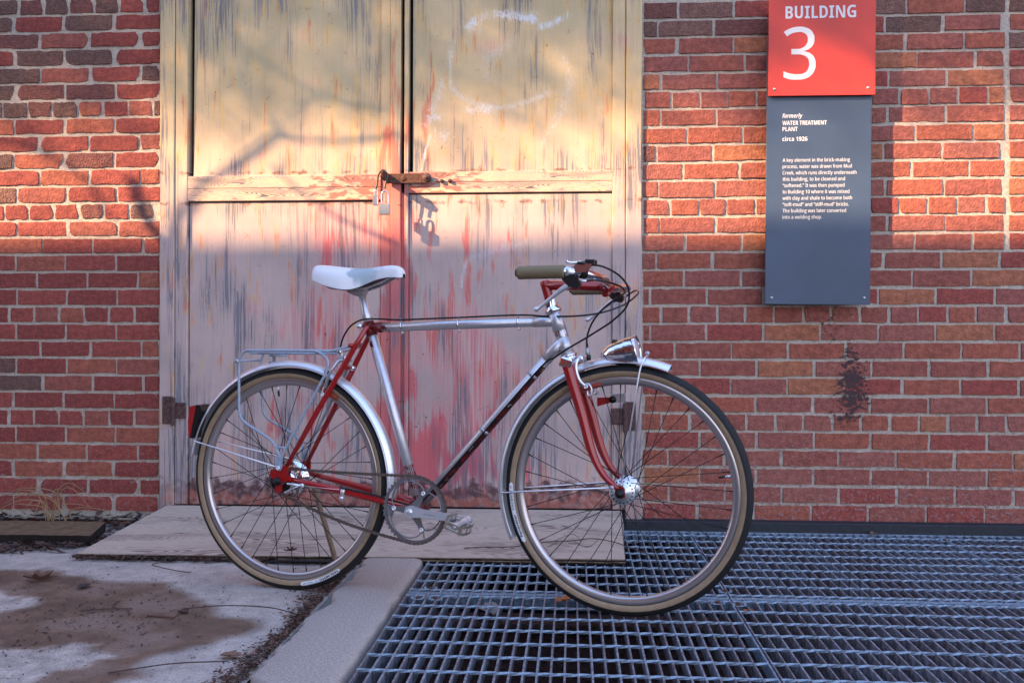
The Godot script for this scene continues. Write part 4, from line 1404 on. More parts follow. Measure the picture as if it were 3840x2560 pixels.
	for q in [[Vector3(-0.06, 0.04, 0.45), Vector3(0.0, 0.06, 0.43), Vector3(0.03, 0.045, 0.46)], [Vector3(0.0, 0.042, 0.44), Vector3(0.05, 0.03, 0.49), Vector3(0.09, 0.045, 0.44)], [Vector3(0.27, 0.012, 0.53), Vector3(0.29, 0.03, 0.51), Vector3(0.3, 0.02, 0.49)], [Vector3(-0.05, 0.036, 0.45), Vector3(-0.07, 0.03, 0.47), Vector3(-0.08, 0.03, 0.49)]]:
		st = stool()
		tube(st, curve(q, 5), 0.0009, 4)
		obj("side_shoot", st, mats.twig_brown, tw)
	var tws := [
		[[Vector3(-1.06, SLAB_Y + 0.004, 1.13), Vector3(-0.95, SLAB_Y + 0.012, 1.12), Vector3(-0.82, SLAB_Y + 0.012, 1.13), Vector3(-0.73, SLAB_Y + 0.006, 1.17)], "long curved dark stem lying on the slab beside the crack"],
		[[Vector3(-1.33, SLAB_Y + 0.004, 0.60), Vector3(-1.36, SLAB_Y + 0.012, 0.68), Vector3(-1.26, SLAB_Y + 0.008, 0.735), Vector3(-1.2, SLAB_Y + 0.006, 0.75)], "hooked twig on the slab in front of the plywood"],
		[[Vector3(-1.02, SLAB_Y + 0.004, 1.62), Vector3(-0.9, SLAB_Y + 0.01, 1.57), Vector3(-0.78, SLAB_Y + 0.008, 1.54)], "dark twig at the bottom edge of the picture beside the curb"],
		[[Vector3(-1.33, SLAB_Y + 0.004, 1.17), Vector3(-1.26, SLAB_Y + 0.007, 1.155), Vector3(-1.2, SLAB_Y + 0.004, 1.14)], "short straight twig in the middle of the damp patch"],
		[[Vector3(-1.0, SLAB_Y + 0.008, 0.60), Vector3(-0.9, SLAB_Y + 0.014, 0.61), Vector3(-0.76, SLAB_Y + 0.012, 0.60)], "black stick lying against the plywood edge behind the rear wheel"]]
	for i in tws.size():
		st = stool()
		tube(st, curve(tws[i][0], 6), 0.0016 if i < 4 else 0.005, 5)
		tag(obj("twig", st, mats.twig_brown if i < 4 else mats.black_plastic), tws[i][1], "twig", "twigs on the ground")

	# leaf litter and crumbs that nobody could count
	litter("leaf_litter", "brown leaf litter heaped along the foot of the left wall and plank", 900, func(r: RandomNumberGenerator) -> Vector3:
		if r.randf() < 0.55:
			var x := r.randf_range(-2.7, -1.62)
			var z := absf(r.randfn(0.0, 0.045)) + 0.01
			return Vector3(x, SLAB_Y + maxf(0.0, 0.05 - z * 0.45) * r.randf(), z)
		var t := r.randf()
		return Vector3(lerpf(-2.0, -1.66, t) + r.randfn(0, 0.05), SLAB_Y + 0.006 * r.randf(), lerpf(0.44, 0.30, t) + r.randfn(0, 0.045)), [0, 1, 3, 1], 0.022)
	litter("crack_debris", "brown needles and bark crumbs filling the crack beside the curb", 2600, func(r: RandomNumberGenerator) -> Vector3:
		var z := r.randf_range(0.62, 2.0)
		var wd := 0.012 + 0.026 * absf(sin(z * 4.1 + 1.0))
		return Vector3(-0.705 - absf(r.randfn(0, wd)), SLAB_Y + 0.012 * r.randf(), z), [1, 0, 1, 2], 0.0085)
	litter("dirt_crumbs", "small dark crumbs scattered over the damp slab", 420, func(r: RandomNumberGenerator) -> Vector3:
		var p := Vector2(r.randfn(-1.32, 0.26), r.randfn(1.22, 0.2))
		return Vector3(minf(p.x, -0.76), SLAB_Y + 0.001, maxf(p.y, 0.66)), [3, 3, 1, 3], 0.0065)
	litter("grit", "fine pale and dark grit strewn over the concrete slab", 1300, func(r: RandomNumberGenerator) -> Vector3:
		return Vector3(r.randf_range(-2.4, -0.74), SLAB_Y + 0.0008, r.randf_range(0.66, 2.0)), [3, 2, 1, 2], 0.0038)
	litter("edge_splinters", "splinters and bark along the front edge of the plywood", 340, func(r: RandomNumberGenerator) -> Vector3:
		return Vector3(r.randf_range(-1.68, -0.7), SLAB_Y + 0.004 + 0.008 * r.randf(), 0.585 + absf(r.randfn(0, 0.012))), [1, 0, 3, 1], 0.016)


func litter(called: String, label: String, count: int, where: Callable, tones: Array, size: float) -> void:
	var r := RandomNumberGenerator.new()
	r.seed = called.length() * 97 + count
	var st := stool(true)
	for k in 4:
		var a := TAU * k / 4
		tri(st, Vector3.ZERO, Vector3(cos(a), 0.15, sin(a) * 0.45), Vector3(cos(a + PI / 2), 0.2, sin(a + PI / 2) * 0.45), Vector3.UP)
	st.generate_normals()
	var me := st.commit()
	var mm := MultiMesh.new()
	mm.transform_format = MultiMesh.TRANSFORM_3D
	mm.use_colors = true
	mm.mesh = me
	mm.instance_count = count
	for i in count:
		var p: Vector3 = where.call(r)
		var s := size * r.randf_range(0.4, 1.3)
		var bs := Basis.from_euler(Vector3(r.randf_range(-0.5, 0.5), r.randf() * TAU, r.randf_range(-0.5, 0.5))).scaled_local(Vector3(s, s, s * r.randf_range(0.3, 1.2)))
		mm.set_instance_transform(i, Transform3D(bs, p + Vector3(0, s * 0.15, 0)))
		var c: Color = mats["leaf_%d" % tones[r.randi() % tones.size()]].albedo_color.srgb_to_linear()
		mm.set_instance_color(i, c * r.randf_range(0.6, 1.25))
	var o := MultiMeshInstance3D.new()
	o.name = numbered(called)
	o.multimesh = mm
	var m := mats.get("litter") as StandardMaterial3D
	if m == null:
		m = mat("litter", Color.WHITE, 0.9)
		m.vertex_color_use_as_albedo = true
	o.material_override = m
	add_child(o, true)
	tag(o, label, "debris")
	o.set_meta("kind", "stuff")


# ------------------------------------------------------------------ the bicycle
# Local frame: x forward, y up from the rear tyre's foot, z towards the camera.
func v(s: float, h: float, w := 0.0) -> Vector3:
	return Vector3(s, h + WHEEL_R, w)


func part_tube(called: String, pts: Array, radii: Variant, m: Material, sides := 14, parent: Node = null) -> MeshInstance3D:
	var st := stool()
	tube(st, pts, radii, sides)
	return obj(called, st, m, parent if parent else bike)


# Flakes of old paint left on a tube.
func paint_flakes(p0: Vector3, p1: Vector3, radius: float, a0: float, a1: float, cover: float, seed_: int, m: Material) -> void:
	var st := stool()
	var n := noise(seed_, 0.09, 3)
	var bs := frame_along(p1 - p0)
	var nl := int(p0.distance_to(p1) / 0.004)
	var na := 14
	for i in nl:
		for k in na:
			if n.get_noise_2d(i * 1.0, k * 2.6) + (cover - 0.5) * 1.1 < 0.0:
				continue
			var c := []
			for e in [[0, 0], [0, 1], [1, 1], [1, 0]]:
				var a := lerpf(a0, a1, float(k + e[1]) / na)
				c.append(p0.lerp(p1, float(i + e[0]) / nl) + (bs.x * cos(a) + bs.y * sin(a)) * radius)
			quad(st, c[0], c[1], c[2], c[3], (c[0] + c[2]) * 0.5 - p0.lerp(p1, (i + 0.5) / nl))
	obj("paint_remnant", st, m, bike)


func make_bicycle() -> void:
	bike = thing("bicycle", "silver and red city bicycle with white saddle, fenders and rear rack", "bicycle", Vector3(-0.8395, -0.0192, 0.8937))
	bike.rotation.y = -0.2643
	make_frame()
	make_wheel(Vector2(0, 0), false)
	make_wheel(Vector2(1.0124, 0.0192), true)
	make_fenders()
	make_drivetrain()
	make_rack()
	make_saddle()
	make_cockpit()
	make_brakes()
	make_lights()
	make_cables()


func make_frame() -> void:
	var bb := v(0.424, -0.058)
	var seat_top := v(0.262, 0.462)
	var seat_lug := v(0.266, 0.447)
	var head_top := v(0.8185, 0.4855)
	var head_bot := v(0.8575, 0.374)
	var tt_r := v(0.272, 0.447)
	var tt_f := v(0.825, 0.463)
	var dt_f := v(0.843, 0.412)
	part_tube("top_tube", [tt_r, tt_f], 0.0132, mats.bare_metal, 18)
	part_tube("seat_tube", [bb, seat_top], 0.0142, mats.bare_metal, 18)
	part_tube("down_tube", [bb, dt_f], 0.0146, mats.bare_metal, 18)
	part_tube("head_tube", [head_bot, head_top], 0.0168, mats.bare_metal, 20)
	var sh := stool()
	tube(sh, [v(0.424, -0.058, -0.034), v(0.424, -0.058, 0.034)], 0.0205, 20)
	obj("bottom_bracket_shell", sh, mats.old_red, bike)
	# lugs
	var l := stool()
	tube(l, [seat_lug + (seat_top - bb).normalized() * -0.024, seat_top + (seat_top - bb).normalized() * 0.002], 0.0160, 18)
	tube(l, [tt_r, tt_r + (tt_f - tt_r).normalized() * 0.034], 0.0150, 18)
	obj("seat_lug", l, mats.old_red, bike)
	l = stool()
	tube(l, [head_top - (head_top - head_bot).normalized() * 0.052, head_top], 0.0184, 20)
	tube(l, [tt_f - (tt_f - tt_r).normalized() * 0.062, tt_f], 0.0149, 18)
	obj("head_lug", l, mats.bare_metal, bike)
	l = stool()
	tube(l, [head_bot, head_bot + (head_top - head_bot).normalized() * 0.046], 0.0184, 20)
	tube(l, [dt_f - (dt_f - bb).normalized() * 0.07, dt_f], 0.0163, 18)
	obj("head_lug", l, mats.bare_metal, bike)
	# old paint: patches and the dark underside of the down tube
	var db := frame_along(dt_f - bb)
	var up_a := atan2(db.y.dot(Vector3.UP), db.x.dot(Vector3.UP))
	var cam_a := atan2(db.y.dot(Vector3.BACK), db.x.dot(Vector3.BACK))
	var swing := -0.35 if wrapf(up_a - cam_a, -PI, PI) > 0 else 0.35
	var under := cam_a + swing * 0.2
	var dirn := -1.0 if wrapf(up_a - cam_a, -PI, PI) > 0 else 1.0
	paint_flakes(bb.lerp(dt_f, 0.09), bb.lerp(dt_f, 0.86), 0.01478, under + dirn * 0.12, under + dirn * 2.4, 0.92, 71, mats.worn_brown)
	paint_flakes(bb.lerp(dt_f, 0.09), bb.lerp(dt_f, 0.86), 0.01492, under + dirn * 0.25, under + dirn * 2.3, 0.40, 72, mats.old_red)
	paint_flakes(bb.lerp(seat_top, 0.03), bb.lerp(seat_top, 0.22), 0.01438, 0, TAU, 0.62, 73, mats.old_red)
	paint_flakes(seat_lug.lerp(bb, 0.05), seat_lug.lerp(bb, 0.11), 0.01438, 0, TAU, 0.5, 74, mats.old_red)
	paint_flakes(head_bot.lerp(head_top, 0.28), head_bot.lerp(head_top, 0.66), 0.01700, 0, TAU, 0.42, 75, mats.old_red)
	paint_flakes(tt_r.lerp(tt_f, 0.05), tt_r.lerp(tt_f, 0.11), 0.0134, 0, TAU, 0.5, 76, mats.old_red)
	# stays
	for s in [1.0, -1.0]:
		part_tube("seat_stay", [v(0.022, 0.036, 0.058 * s), v(0.12, 0.203, 0.048 * s), v(0.235, 0.398, 0.026 * s), v(0.268, 0.452, 0.0195 * s)], [0.0062, 0.0082, 0.0082, 0.0068], mats.red_enamel, 14)
		part_tube("chain_stay", [v(0.026, 0.010, 0.057 * s), v(0.12, -0.006, 0.052 * s), v(0.22, -0.0225, 0.043 * s), v(0.32, -0.040, 0.036 * s), v(0.412, -0.055, 0.028 * s)], [0.0068, 0.0085, 0.0108, 0.0112, 0.0112], mats.red_enamel, 14)
		var d := stool(true)
		prism(d, PackedVector2Array([Vector2(0.034, 0.046), Vector2(0.012, 0.046), Vector2(-0.006, 0.036), Vector2(-0.022, 0.034), Vector2(-0.026, 0.018), Vector2(-0.016, 0.006), Vector2(-0.004, 0.006), Vector2(-0.004, -0.006), Vector2(-0.009, -0.02), Vector2(-0.008, -0.031), Vector2(0.004, -0.034), Vector2(0.013, -0.028), Vector2(0.014, -0.008), Vector2(0.03, 0.002), Vector2(0.046, 0.001), Vector2(0.046, 0.012), Vector2(0.034, 0.02)]), Transform3D(Basis.IDENTITY, v(0, 0, 0.062 * s)), 0.006)
		obj("dropout", d, mats.red_enamel, bike)
	part_tube("brake_bridge", [v(0.193, 0.331, 0.034), v(0.193, 0.331, -0.034)], 0.0065, mats.red_enamel, 10)
	part_tube("rack_boss", [v(0.224, 0.396, 0.042), v(0.224, 0.396, 0.024)], 0.0065, mats.red_enamel, 12)
	part_tube("rack_boss", [v(0.224, 0.396, -0.024), v(0.224, 0.396, -0.042)], 0.0065, mats.red_enamel, 12)
	# seat bolt
	var sb := stool()
	lathe(sb, [Vector2(0, 0.036), Vector2(0.0035, 0.036), Vector2(0.0035, 0.034), Vector2(0.0075, 0.034), Vector2(0.0075, 0.02), Vector2(0.004, 0.02), Vector2(0.004, -0.02)], aim(v(0.2445, 0.452, -0.006), Vector3.BACK), 14)
	obj("seat_bolt", sb, mats.alloy, bike)
	# fork
	var cr := stool()
	tube(cr, [v(0.8605, 0.366), v(0.8665, 0.349)], [0.017, 0.019], 20)
	tube(cr, [v(0.868, 0.345, -0.046), v(0.868, 0.345, 0.046)], 0.013, 14)
	obj("fork_crown", cr, mats.chrome, bike)
	for s in [1.0, -1.0]:
		part_tube("fork_blade", curve([v(0.867, 0.352, 0.044 * s), v(0.883, 0.300, 0.046 * s), v(0.908, 0.222, 0.048 * s), v(0.930, 0.142, 0.050 * s), v(0.948, 0.096, 0.0515 * s), v(0.972, 0.059, 0.053 * s), v(1.006, 0.030, 0.055 * s)], 5), fork_radii(), mats.red_enamel, 16)
		var d := stool(true)
		prism(d, PackedVector2Array([Vector2(-0.014, 0.018), Vector2(0.004, 0.022), Vector2(0.012, 0.012), Vector2(0.013, -0.01), Vector2(0.007, -0.013), Vector2(0.004, -0.004), Vector2(-0.004, -0.004), Vector2(-0.006, -0.013), Vector2(-0.012, -0.008)]), Transform3D(Basis.IDENTITY, v(1.0124, 0.0192, 0.0555 * s)), 0.005)
		obj("fork_end", d, mats.red_enamel, bike)
		# socket with two windows above each blade
		var sk := stool(true)
		box(sk, Transform3D(Basis(Vector3.BACK, -0.31), v(0.866, 0.353, 0.048 * s)), Vector3(0.034, 0.026, 0.024), 0.004)
		obj("crown_socket", sk, mats.chrome, bike)
		for k in 2:
			var wn := stool(true)
			box(wn, Transform3D(Basis(Vector3.BACK, -0.31), v(0.860 + 0.013 * k, 0.354 + 0.002 * k, 0.0595 * s)), Vector3(0.007, 0.005, 0.0024), 0.001)
			obj("socket_window", wn, mats.red_enamel, bike)
	# headset
	var ax := (head_top - head_bot).normalized()
	var hs := stool()
	lathe(hs, [Vector2(0.017, 0.0), Vector2(0.021, 0.0), Vector2(0.0225, 0.004), Vector2(0.0225, 0.009), Vector2(0.018, 0.013), Vector2(0.018, 0.015), Vector2(0.0155, 0.017), Vector2(0.0155, 0.034), Vector2(0.013, 0.036), Vector2(0.0, 0.036)], aim(head_top, ax), 24)
	obj("headset_cup", hs, mats.chrome, bike)
	hs = stool()
	lathe(hs, [Vector2(0.0175, 0.0), Vector2(0.018, 0.018)], aim(head_top + ax * 0.0165, ax), 8, 0, TAU, false, true)
	obj("headset_nut", hs, mats.chrome, bike)
	hs = stool()
	lathe(hs, [Vector2(0.017, 0.002), Vector2(0.0205, 0.0), Vector2(0.0235, -0.003), Vector2(0.0235, -0.007), Vector2(0.02, -0.01), Vector2(0.0225, -0.013), Vector2(0.0225, -0.016), Vector2(0.016, -0.02)], aim(head_bot, ax), 24)
	obj("headset_cup", hs, mats.chrome, bike)
	# cable clips and tube clamps
	for s in [0.368, 0.543, 0.718]:
		var c := v(s, 0.4475 + (s - 0.27) * 0.029)
		var st := stool()
		lathe(st, [Vector2(0.0136, -0.002), Vector2(0.0143, -0.002), Vector2(0.0143, 0.002), Vector2(0.0136, 0.002)], aim(c, Vector3(1, 0.029, 0)), 20, 0, TAU, true)
		tube(st, [c + Vector3(0, 0.013, 0.006), c + Vector3(0, 0.0225, 0.006)], 0.002, 6)
		tube(st, [c + Vector3(0.002, -0.018, -0.006), c + Vector3(0.002, -0.018, 0.006)], 0.0034, 8)
		obj("cable_clip", st, mats.chrome, bike)
	for t in [0.125, 0.47, 0.80]:
		var p := bb.lerp(dt_f, t)
		var st := stool()
		lathe(st, [Vector2(0.0148, -0.0045), Vector2(0.0160, -0.0045), Vector2(0.0160, 0.0045), Vector2(0.0148, 0.0045)], aim(p, dt_f - bb), 20, 0, TAU, true)
		obj("tube_clamp", st, mats.alloy_matt, bike)
	var cs := stool()
	lathe(cs, [Vector2(0.0108, -0.006), Vector2(0.0118, -0.006), Vector2(0.0118, 0.006), Vector2(0.0108, 0.006)], aim(v(0.207, -0.021, 0.0445), Vector3(1, -0.17, -0.09)), 18, 0, TAU, true)
	tube(cs, [v(0.204, -0.039, 0.03), v(0.204, -0.039, 0.056)], 0.0055, 10)
	obj("stay_clip", cs, mats.alloy, bike)


func fork_radii() -> Array:
	var out := []
	for i in 31:
		var t := i / 30.0
		out.append(lerpf(0.0152, 0.0065, pow(t, 1.5)))
	return out


func make_wheel(at: Vector2, front: bool) -> void:
	var c := v(at.x, at.y)
	var xf := Transform3D(Basis.IDENTITY, c)
	var st := stool()
	# rim section, closed: sidewalls, box and inner bed
	lathe(st, [Vector2(0.3012, 0.0105), Vector2(0.3012, 0.0121), Vector2(0.292, 0.0122), Vector2(0.2855, 0.0118), Vector2(0.2800, 0.0095), Vector2(0.2770, 0.0045), Vector2(0.2763, 0.0), Vector2(0.2770, -0.0045), Vector2(0.2800, -0.0095), Vector2(0.2855, -0.0118), Vector2(0.292, -0.0122), Vector2(0.3012, -0.0121), Vector2(0.3012, -0.0105), Vector2(0.288, -0.008), Vector2(0.288, 0.008)], xf, 120, 0, TAU, true)
	var wheel := obj("wheel", st, mats.rim_alloy, bike)
	# tyre: black tread and tan walls
	var black := []
	var tan_a := []
	var tan_b := []
	var rr := 0.0178
	var rc := 0.3104
	for k in 33:
		var a := lerpf(-2.3, 2.3, k / 32.0)
		var p := Vector2(rc + cos(a) * rr, sin(a) * (rr + 0.0003))
		if absf(a) <= 1.47:
			black.append(Vector2(rc + cos(a) * (rr + 0.0006), sin(a) * (rr + 0.0009)))
		if a >= 1.36:
			tan_a.append(p)
		if a <= -1.36:
			tan_b.append(p)
	st = stool()
	lathe(st, black, xf, 120)
	obj("tyre_tread", st, mats.tyre_black, wheel)
	for prof in [tan_a, tan_b]:
		st = stool()
		lathe(st, prof, xf, 120)
		obj("tyre_wall", st, mats.tyre_tan, wheel)
	# hub
	st = stool()
	if front:
		lathe(st, [Vector2(0.0, 0.056), Vector2(0.009, 0.056), Vector2(0.0095, 0.047), Vector2(0.014, 0.045), Vector2(0.014, 0.036), Vector2(0.0335, 0.0352), Vector2(0.0345, 0.0335), Vector2(0.0335, 0.0318), Vector2(0.0155, 0.030), Vector2(0.012, 0.02), Vector2(0.012, -0.02), Vector2(0.0155, -0.030), Vector2(0.0335, -0.0318), Vector2(0.0345, -0.0335), Vector2(0.0335, -0.0352), Vector2(0.014, -0.036), Vector2(0.009, -0.056), Vector2(0.0, -0.056)], xf, 36)
	else:
		lathe(st, [Vector2(0.0, 0.056), Vector2(0.012, 0.056), Vector2(0.014, 0.042), Vector2(0.030, 0.039), Vector2(0.0395, 0.034), Vector2(0.0405, 0.031), Vector2(0.0395, 0.029), Vector2(0.035, 0.026), Vector2(0.033, 0.01), Vector2(0.034, -0.012), Vector2(0.038, -0.022), Vector2(0.048, -0.027), Vector2(0.050, -0.030), Vector2(0.048, -0.033), Vector2(0.03, -0.04), Vector2(0.0, -0.044)], xf, 40)
	obj("hub", st, mats.alloy if front else mats.chrome, wheel)
	if front:
		for k in 18:
			for s in [1.0, -1.0]:
				var a := TAU * (k + (0.5 if s < 0 else 0.0)) / 18
				var hl := stool()
				lathe(hl, [Vector2(0, 0.0006), Vector2(0.0022, 0.0004), Vector2(0.0022, -0.001)], Transform3D(Basis.IDENTITY if s > 0 else Basis(Vector3.UP, PI), c + Vector3(cos(a) * 0.0285, sin(a) * 0.0285, 0.0354 * s)), 8)
				obj("spoke_head", hl, mats.dark_bolt, wheel)
	# axle ends
	for s in [1.0, -1.0]:
		st = stool()
		lathe(st, [Vector2(0.0, 0.022), Vector2(0.0045, 0.022), Vector2(0.0048, 0.015), Vector2(0.0095, 0.013), Vector2(0.0105, 0.006), Vector2(0.0125, 0.005), Vector2(0.0125, 0.0)], Transform3D(Basis.IDENTITY if s > 0 else Basis(Vector3.UP, PI), c + Vector3(0, 0, (0.058 if front else 0.065) * s)), 16)
		obj("axle_nut", st, mats.dark_bolt, wheel)
	# 36 spokes, crossed three times
	var rf := 0.0285 if front else 0.045
	for k in 36:
		var side := 1.0 if k % 2 == 0 else -1.0
		var turn := 1.0 if (k / 2) % 2 == 0 else -1.0
		var a := TAU * (k + 0.25) / 36
		var b := a + turn * TAU * 6.0 / 36.0 * 0.98
		var zf := (0.0335 if front else (0.031 if side > 0 else 0.030)) * side + turn * 0.0012
		var p0 := c + Vector3(cos(b) * rf, sin(b) * rf, zf)
		var p1 := c + Vector3(cos(a) * 0.2768, sin(a) * 0.2768, 0.003 * side)
		var mid := p1.lerp(p0, 0.055)
		part_tube("spoke", [p0, mid], 0.00105, mats.spoke_black, 6, wheel)
		part_tube("nipple", [mid, p1], [0.0014, 0.0021], mats.spoke_black if front else mats.dark_bolt, 6, wheel)
	# valve
	var va := deg_to_rad(10.5) if front else deg_to_rad(98.5)
	var d := Vector3(cos(va), sin(va), 0)
	part_tube("valve", [c + d * 0.277, c + d * 0.262], [0.0038, 0.0032], mats.alloy, 8, wheel)
	part_tube("valve_cap", [c + d * 0.262, c + d * 0.246], [0.0034, 0.0028], mats.black_plastic, 8, wheel)
	# labels on the tan wall
	if front:
		tyre_label(wheel, c, deg_to_rad(178.5), deg_to_rad(209.5), [["PACENTI", 0.345, 0.72], ["Panaracer", 0.70, 0.80]], true)
	else:
		tyre_label(wheel, c, deg_to_rad(279.0), deg_to_rad(305.5), [], false)


func ring_strip(c: Vector3, a0: float, a1: float, r0: float, r1: float, z0: float, z1: float) -> SurfaceTool:
	var st := stool()
	var n := 30
	var cap := (r1 - r0) * 0.5 / ((r0 + r1) * 0.5)
	for i in n:
		var q := []
		for e in [0, 1]:
			var t := float(i + e) / n
			var a := lerpf(a0, a1, t)
			var from_end := minf(absf(a - a0), absf(a1 - a))
			var k := 1.0
			if from_end < cap:
				k = sqrt(maxf(0.0, 1.0 - pow(1.0 - from_end / cap, 2.0)))
			var rm := (r0 + r1) * 0.5
			var zm := (z0 + z1) * 0.5
			q.append(c + Vector3(cos(a), sin(a), 0) * lerpf(rm, r0, k) + Vector3(0, 0, lerpf(zm, z0, k)))
			q.append(c + Vector3(cos(a), sin(a), 0) * lerpf(rm, r1, k) + Vector3(0, 0, lerpf(zm, z1, k)))
		quad(st, q[0], q[1], q[3], q[2], Vector3.BACK)
	return st


func arc_text(wheel: Node3D, c: Vector3, s: String, a0: float, a1: float, r: float, z: float, size: float, bold: bool, m: Material) -> void:
	var total := 0.0
	var adv := []
	var f := font(bold)
	for ch in s:
		var wd := f.get_string_size(ch, HORIZONTAL_ALIGNMENT_LEFT, -1, 64).x
		adv.append(wd)
		total += wd
	var st := stool()
	var run := 0.0
	var sy := size / (64 * 0.01 * 0.714)
	for i in s.length():
		if s[i] != " ":
			var t := TextMesh.new()
			t.text = s[i]
			t.font = f
			t.font_size = 64
			t.pixel_size = 0.01
			t.depth = 0.08
			t.curve_step = 2.0
			var a := lerpf(a0, a1, (run + adv[i] * 0.5) / total)
			var sx := absf(a1 - a0) * r / (total * 0.01)
			var tang := Vector3(-sin(a), cos(a), 0) * signf(a1 - a0)
			var up := Vector3.BACK.cross(tang).normalized()
			var probe := TextMesh.new()
			probe.text = "H"
			probe.font = f
			probe.font_size = 64
			probe.pixel_size = 0.01
			probe.depth = 0.08
			var mid := probe.get_aabb().get_center().y
			var tilt := 0.62
			var rad := Vector3(cos(a), sin(a), 0)
			var face := (Vector3.BACK * cos(tilt * 0.45) + rad * sin(tilt * 0.45)).normalized()
			up = face.cross(tang).normalized()
			var bs := Basis(tang * sx, up * sy, face * 0.006)
			st.append_from(t, 0, Transform3D(bs, c + rad * r + Vector3(0, 0, z) - up * sy * mid))
		run += adv[i]
	put("tyre_lettering", st.commit(), m, wheel)


func tyre_label(wheel: Node3D, c: Vector3, a0: float, a1: float, _words: Array, front: bool) -> void:
	var r0 := 0.3035
	var r1 := 0.3145
	var zz := func(r: float) -> float:
		return sqrt(maxf(0.0, 0.0181 * 0.0181 - pow(r - 0.3104, 2.0))) + 0.0009
	obj("tyre_label", ring_strip(c, a0, a1, r0, r1, zz.call(r0), zz.call(r1)), mats.label_white, wheel)
	var rm := 0.309
	var zm: float = zz.call(rm) + 0.0006
	if front:
		arc_text(wheel, c, "Panaracer", deg_to_rad(206.6), deg_to_rad(194.8), rm, zm, 0.0072, true, mats.print_black)
		arc_text(wheel, c, "PACENTI", deg_to_rad(192.6), deg_to_rad(182.6), rm, zm, 0.0062, false, mats.print_black)
		obj("tyre_mark", ring_strip(c, deg_to_rad(181.0), deg_to_rad(181.5), r0 + 0.001, r1 - 0.001, zm, zm), mats.print_red, wheel)
		obj("tyre_mark", ring_strip(c, deg_to_rad(180.2), deg_to_rad(180.6), r0 + 0.004, r1 - 0.001, zm, zm), mats.print_blue, wheel)
	else:
		arc_text(wheel, c, "PARI-MOTO", deg_to_rad(304.4), deg_to_rad(291.5), rm, zm, 0.0062, true, mats.print_black)
		arc_text(wheel, c, "27.5 x 1.50", deg_to_rad(287.0), deg_to_rad(281.0), rm, zm, 0.0032, true, mats.print_blue)
		obj("tyre_mark", ring_strip(c, deg_to_rad(289.6), deg_to_rad(290.0), r0 + 0.001, r1 - 0.001, zm, zm), mats.print_red, wheel)
		obj("tyre_mark", ring_strip(c, deg_to_rad(288.6), deg_to_rad(288.9), r0 + 0.004, r1 - 0.001, zm, zm), mats.print_blue, wheel)


func make_fenders() -> void:
	for f in 2:
		var c := v(0, 0) if f == 0 else v(1.0124, 0.0192)
		var a0 := deg_to_rad(-15.0 if f == 0 else 69.5)
		var a1 := deg_to_rad(171.0 if f == 0 else 205.5)
		var prof := []
		for k in 13:
			var t := lerpf(-1.0, 1.0, k / 12.0)
			prof.append(Vector2(0.3515 - 0.0165 * absf(t) * absf(t) - (0.001 if absf(t) > 0.95 else 0.0), t * 0.0235))
		for k in 13:
			var t := lerpf(1.0, -1.0, k / 12.0)
			prof.append(Vector2(0.3503 - 0.0165 * absf(t) * absf(t) - (0.001 if absf(t) > 0.95 else 0.0), t * 0.0225))
		var st := stool()
		lathe(st, prof, Transform3D(Basis.IDENTITY, c), 72, a0, a1, true)
		var fen := obj("fender", st, mats.alloy, bike)
		# rolled edge beads
		for s in [1.0, -1.0]:
			var pts := []
			for k in 50:
				var a := lerpf(a0, a1, k / 49.0)
				pts.append(c + Vector3(cos(a) * 0.334, sin(a) * 0.334, 0.0232 * s))
			part_tube("rolled_edge", pts, 0.0012, mats.alloy, 6, fen)
	# wire stays: a loop round the fender and down to the axle ends
	var rl := bent([v(0.002, 0.042, 0.068), v(-0.30, 0.100, 0.034), v(-0.326, 0.105, 0.026), v(-0.333, 0.107, 0.0), v(-0.326, 0.105, -0.026), v(-0.30, 0.100, -0.034), v(0.002, 0.042, -0.068)], 0.022)
	part_tube("fender_stay", rl, 0.0022, mats.alloy, 8)
	var fl := bent([v(0.992, 0.034, 0.060), v(0.70, 0.002, 0.036), v(0.674, -0.002, 0.026), v(0.667, -0.002, 0.0), v(0.674, -0.002, -0.026), v(0.70, 0.002, -0.036), v(0.992, 0.034, -0.060)], 0.022)
	part_tube("fender_stay", fl, 0.0022, mats.alloy, 8)
	var ft := bent([v(1.016, 0.045, 0.062), v(1.058, 0.338, 0.031), v(1.068, 0.366, 0.026), v(1.071, 0.372, 0.0), v(1.068, 0.366, -0.026), v(1.058, 0.338, -0.031), v(1.016, 0.045, -0.062)], 0.022)
	part_tube("fender_stay", ft, 0.0022, mats.alloy, 8)
	for q in [v(0.0, 0.042, 0.071), v(0.992, 0.034, 0.064), v(1.016, 0.043, 0.066), v(-0.334, 0.112, 0.0), v(0.664, 0.004, 0.0), v(1.071, 0.378, 0.0)]:
		var st := stool()
		lathe(st, [Vector2(0, 0.004), Vector2(0.0035, 0.004), Vector2(0.006, 0.002), Vector2(0.006, -0.006), Vector2(0, -0.006)], Transform3D(Basis.IDENTITY, q), 10)
		obj("stay_bolt", st, mats.alloy_matt, bike)


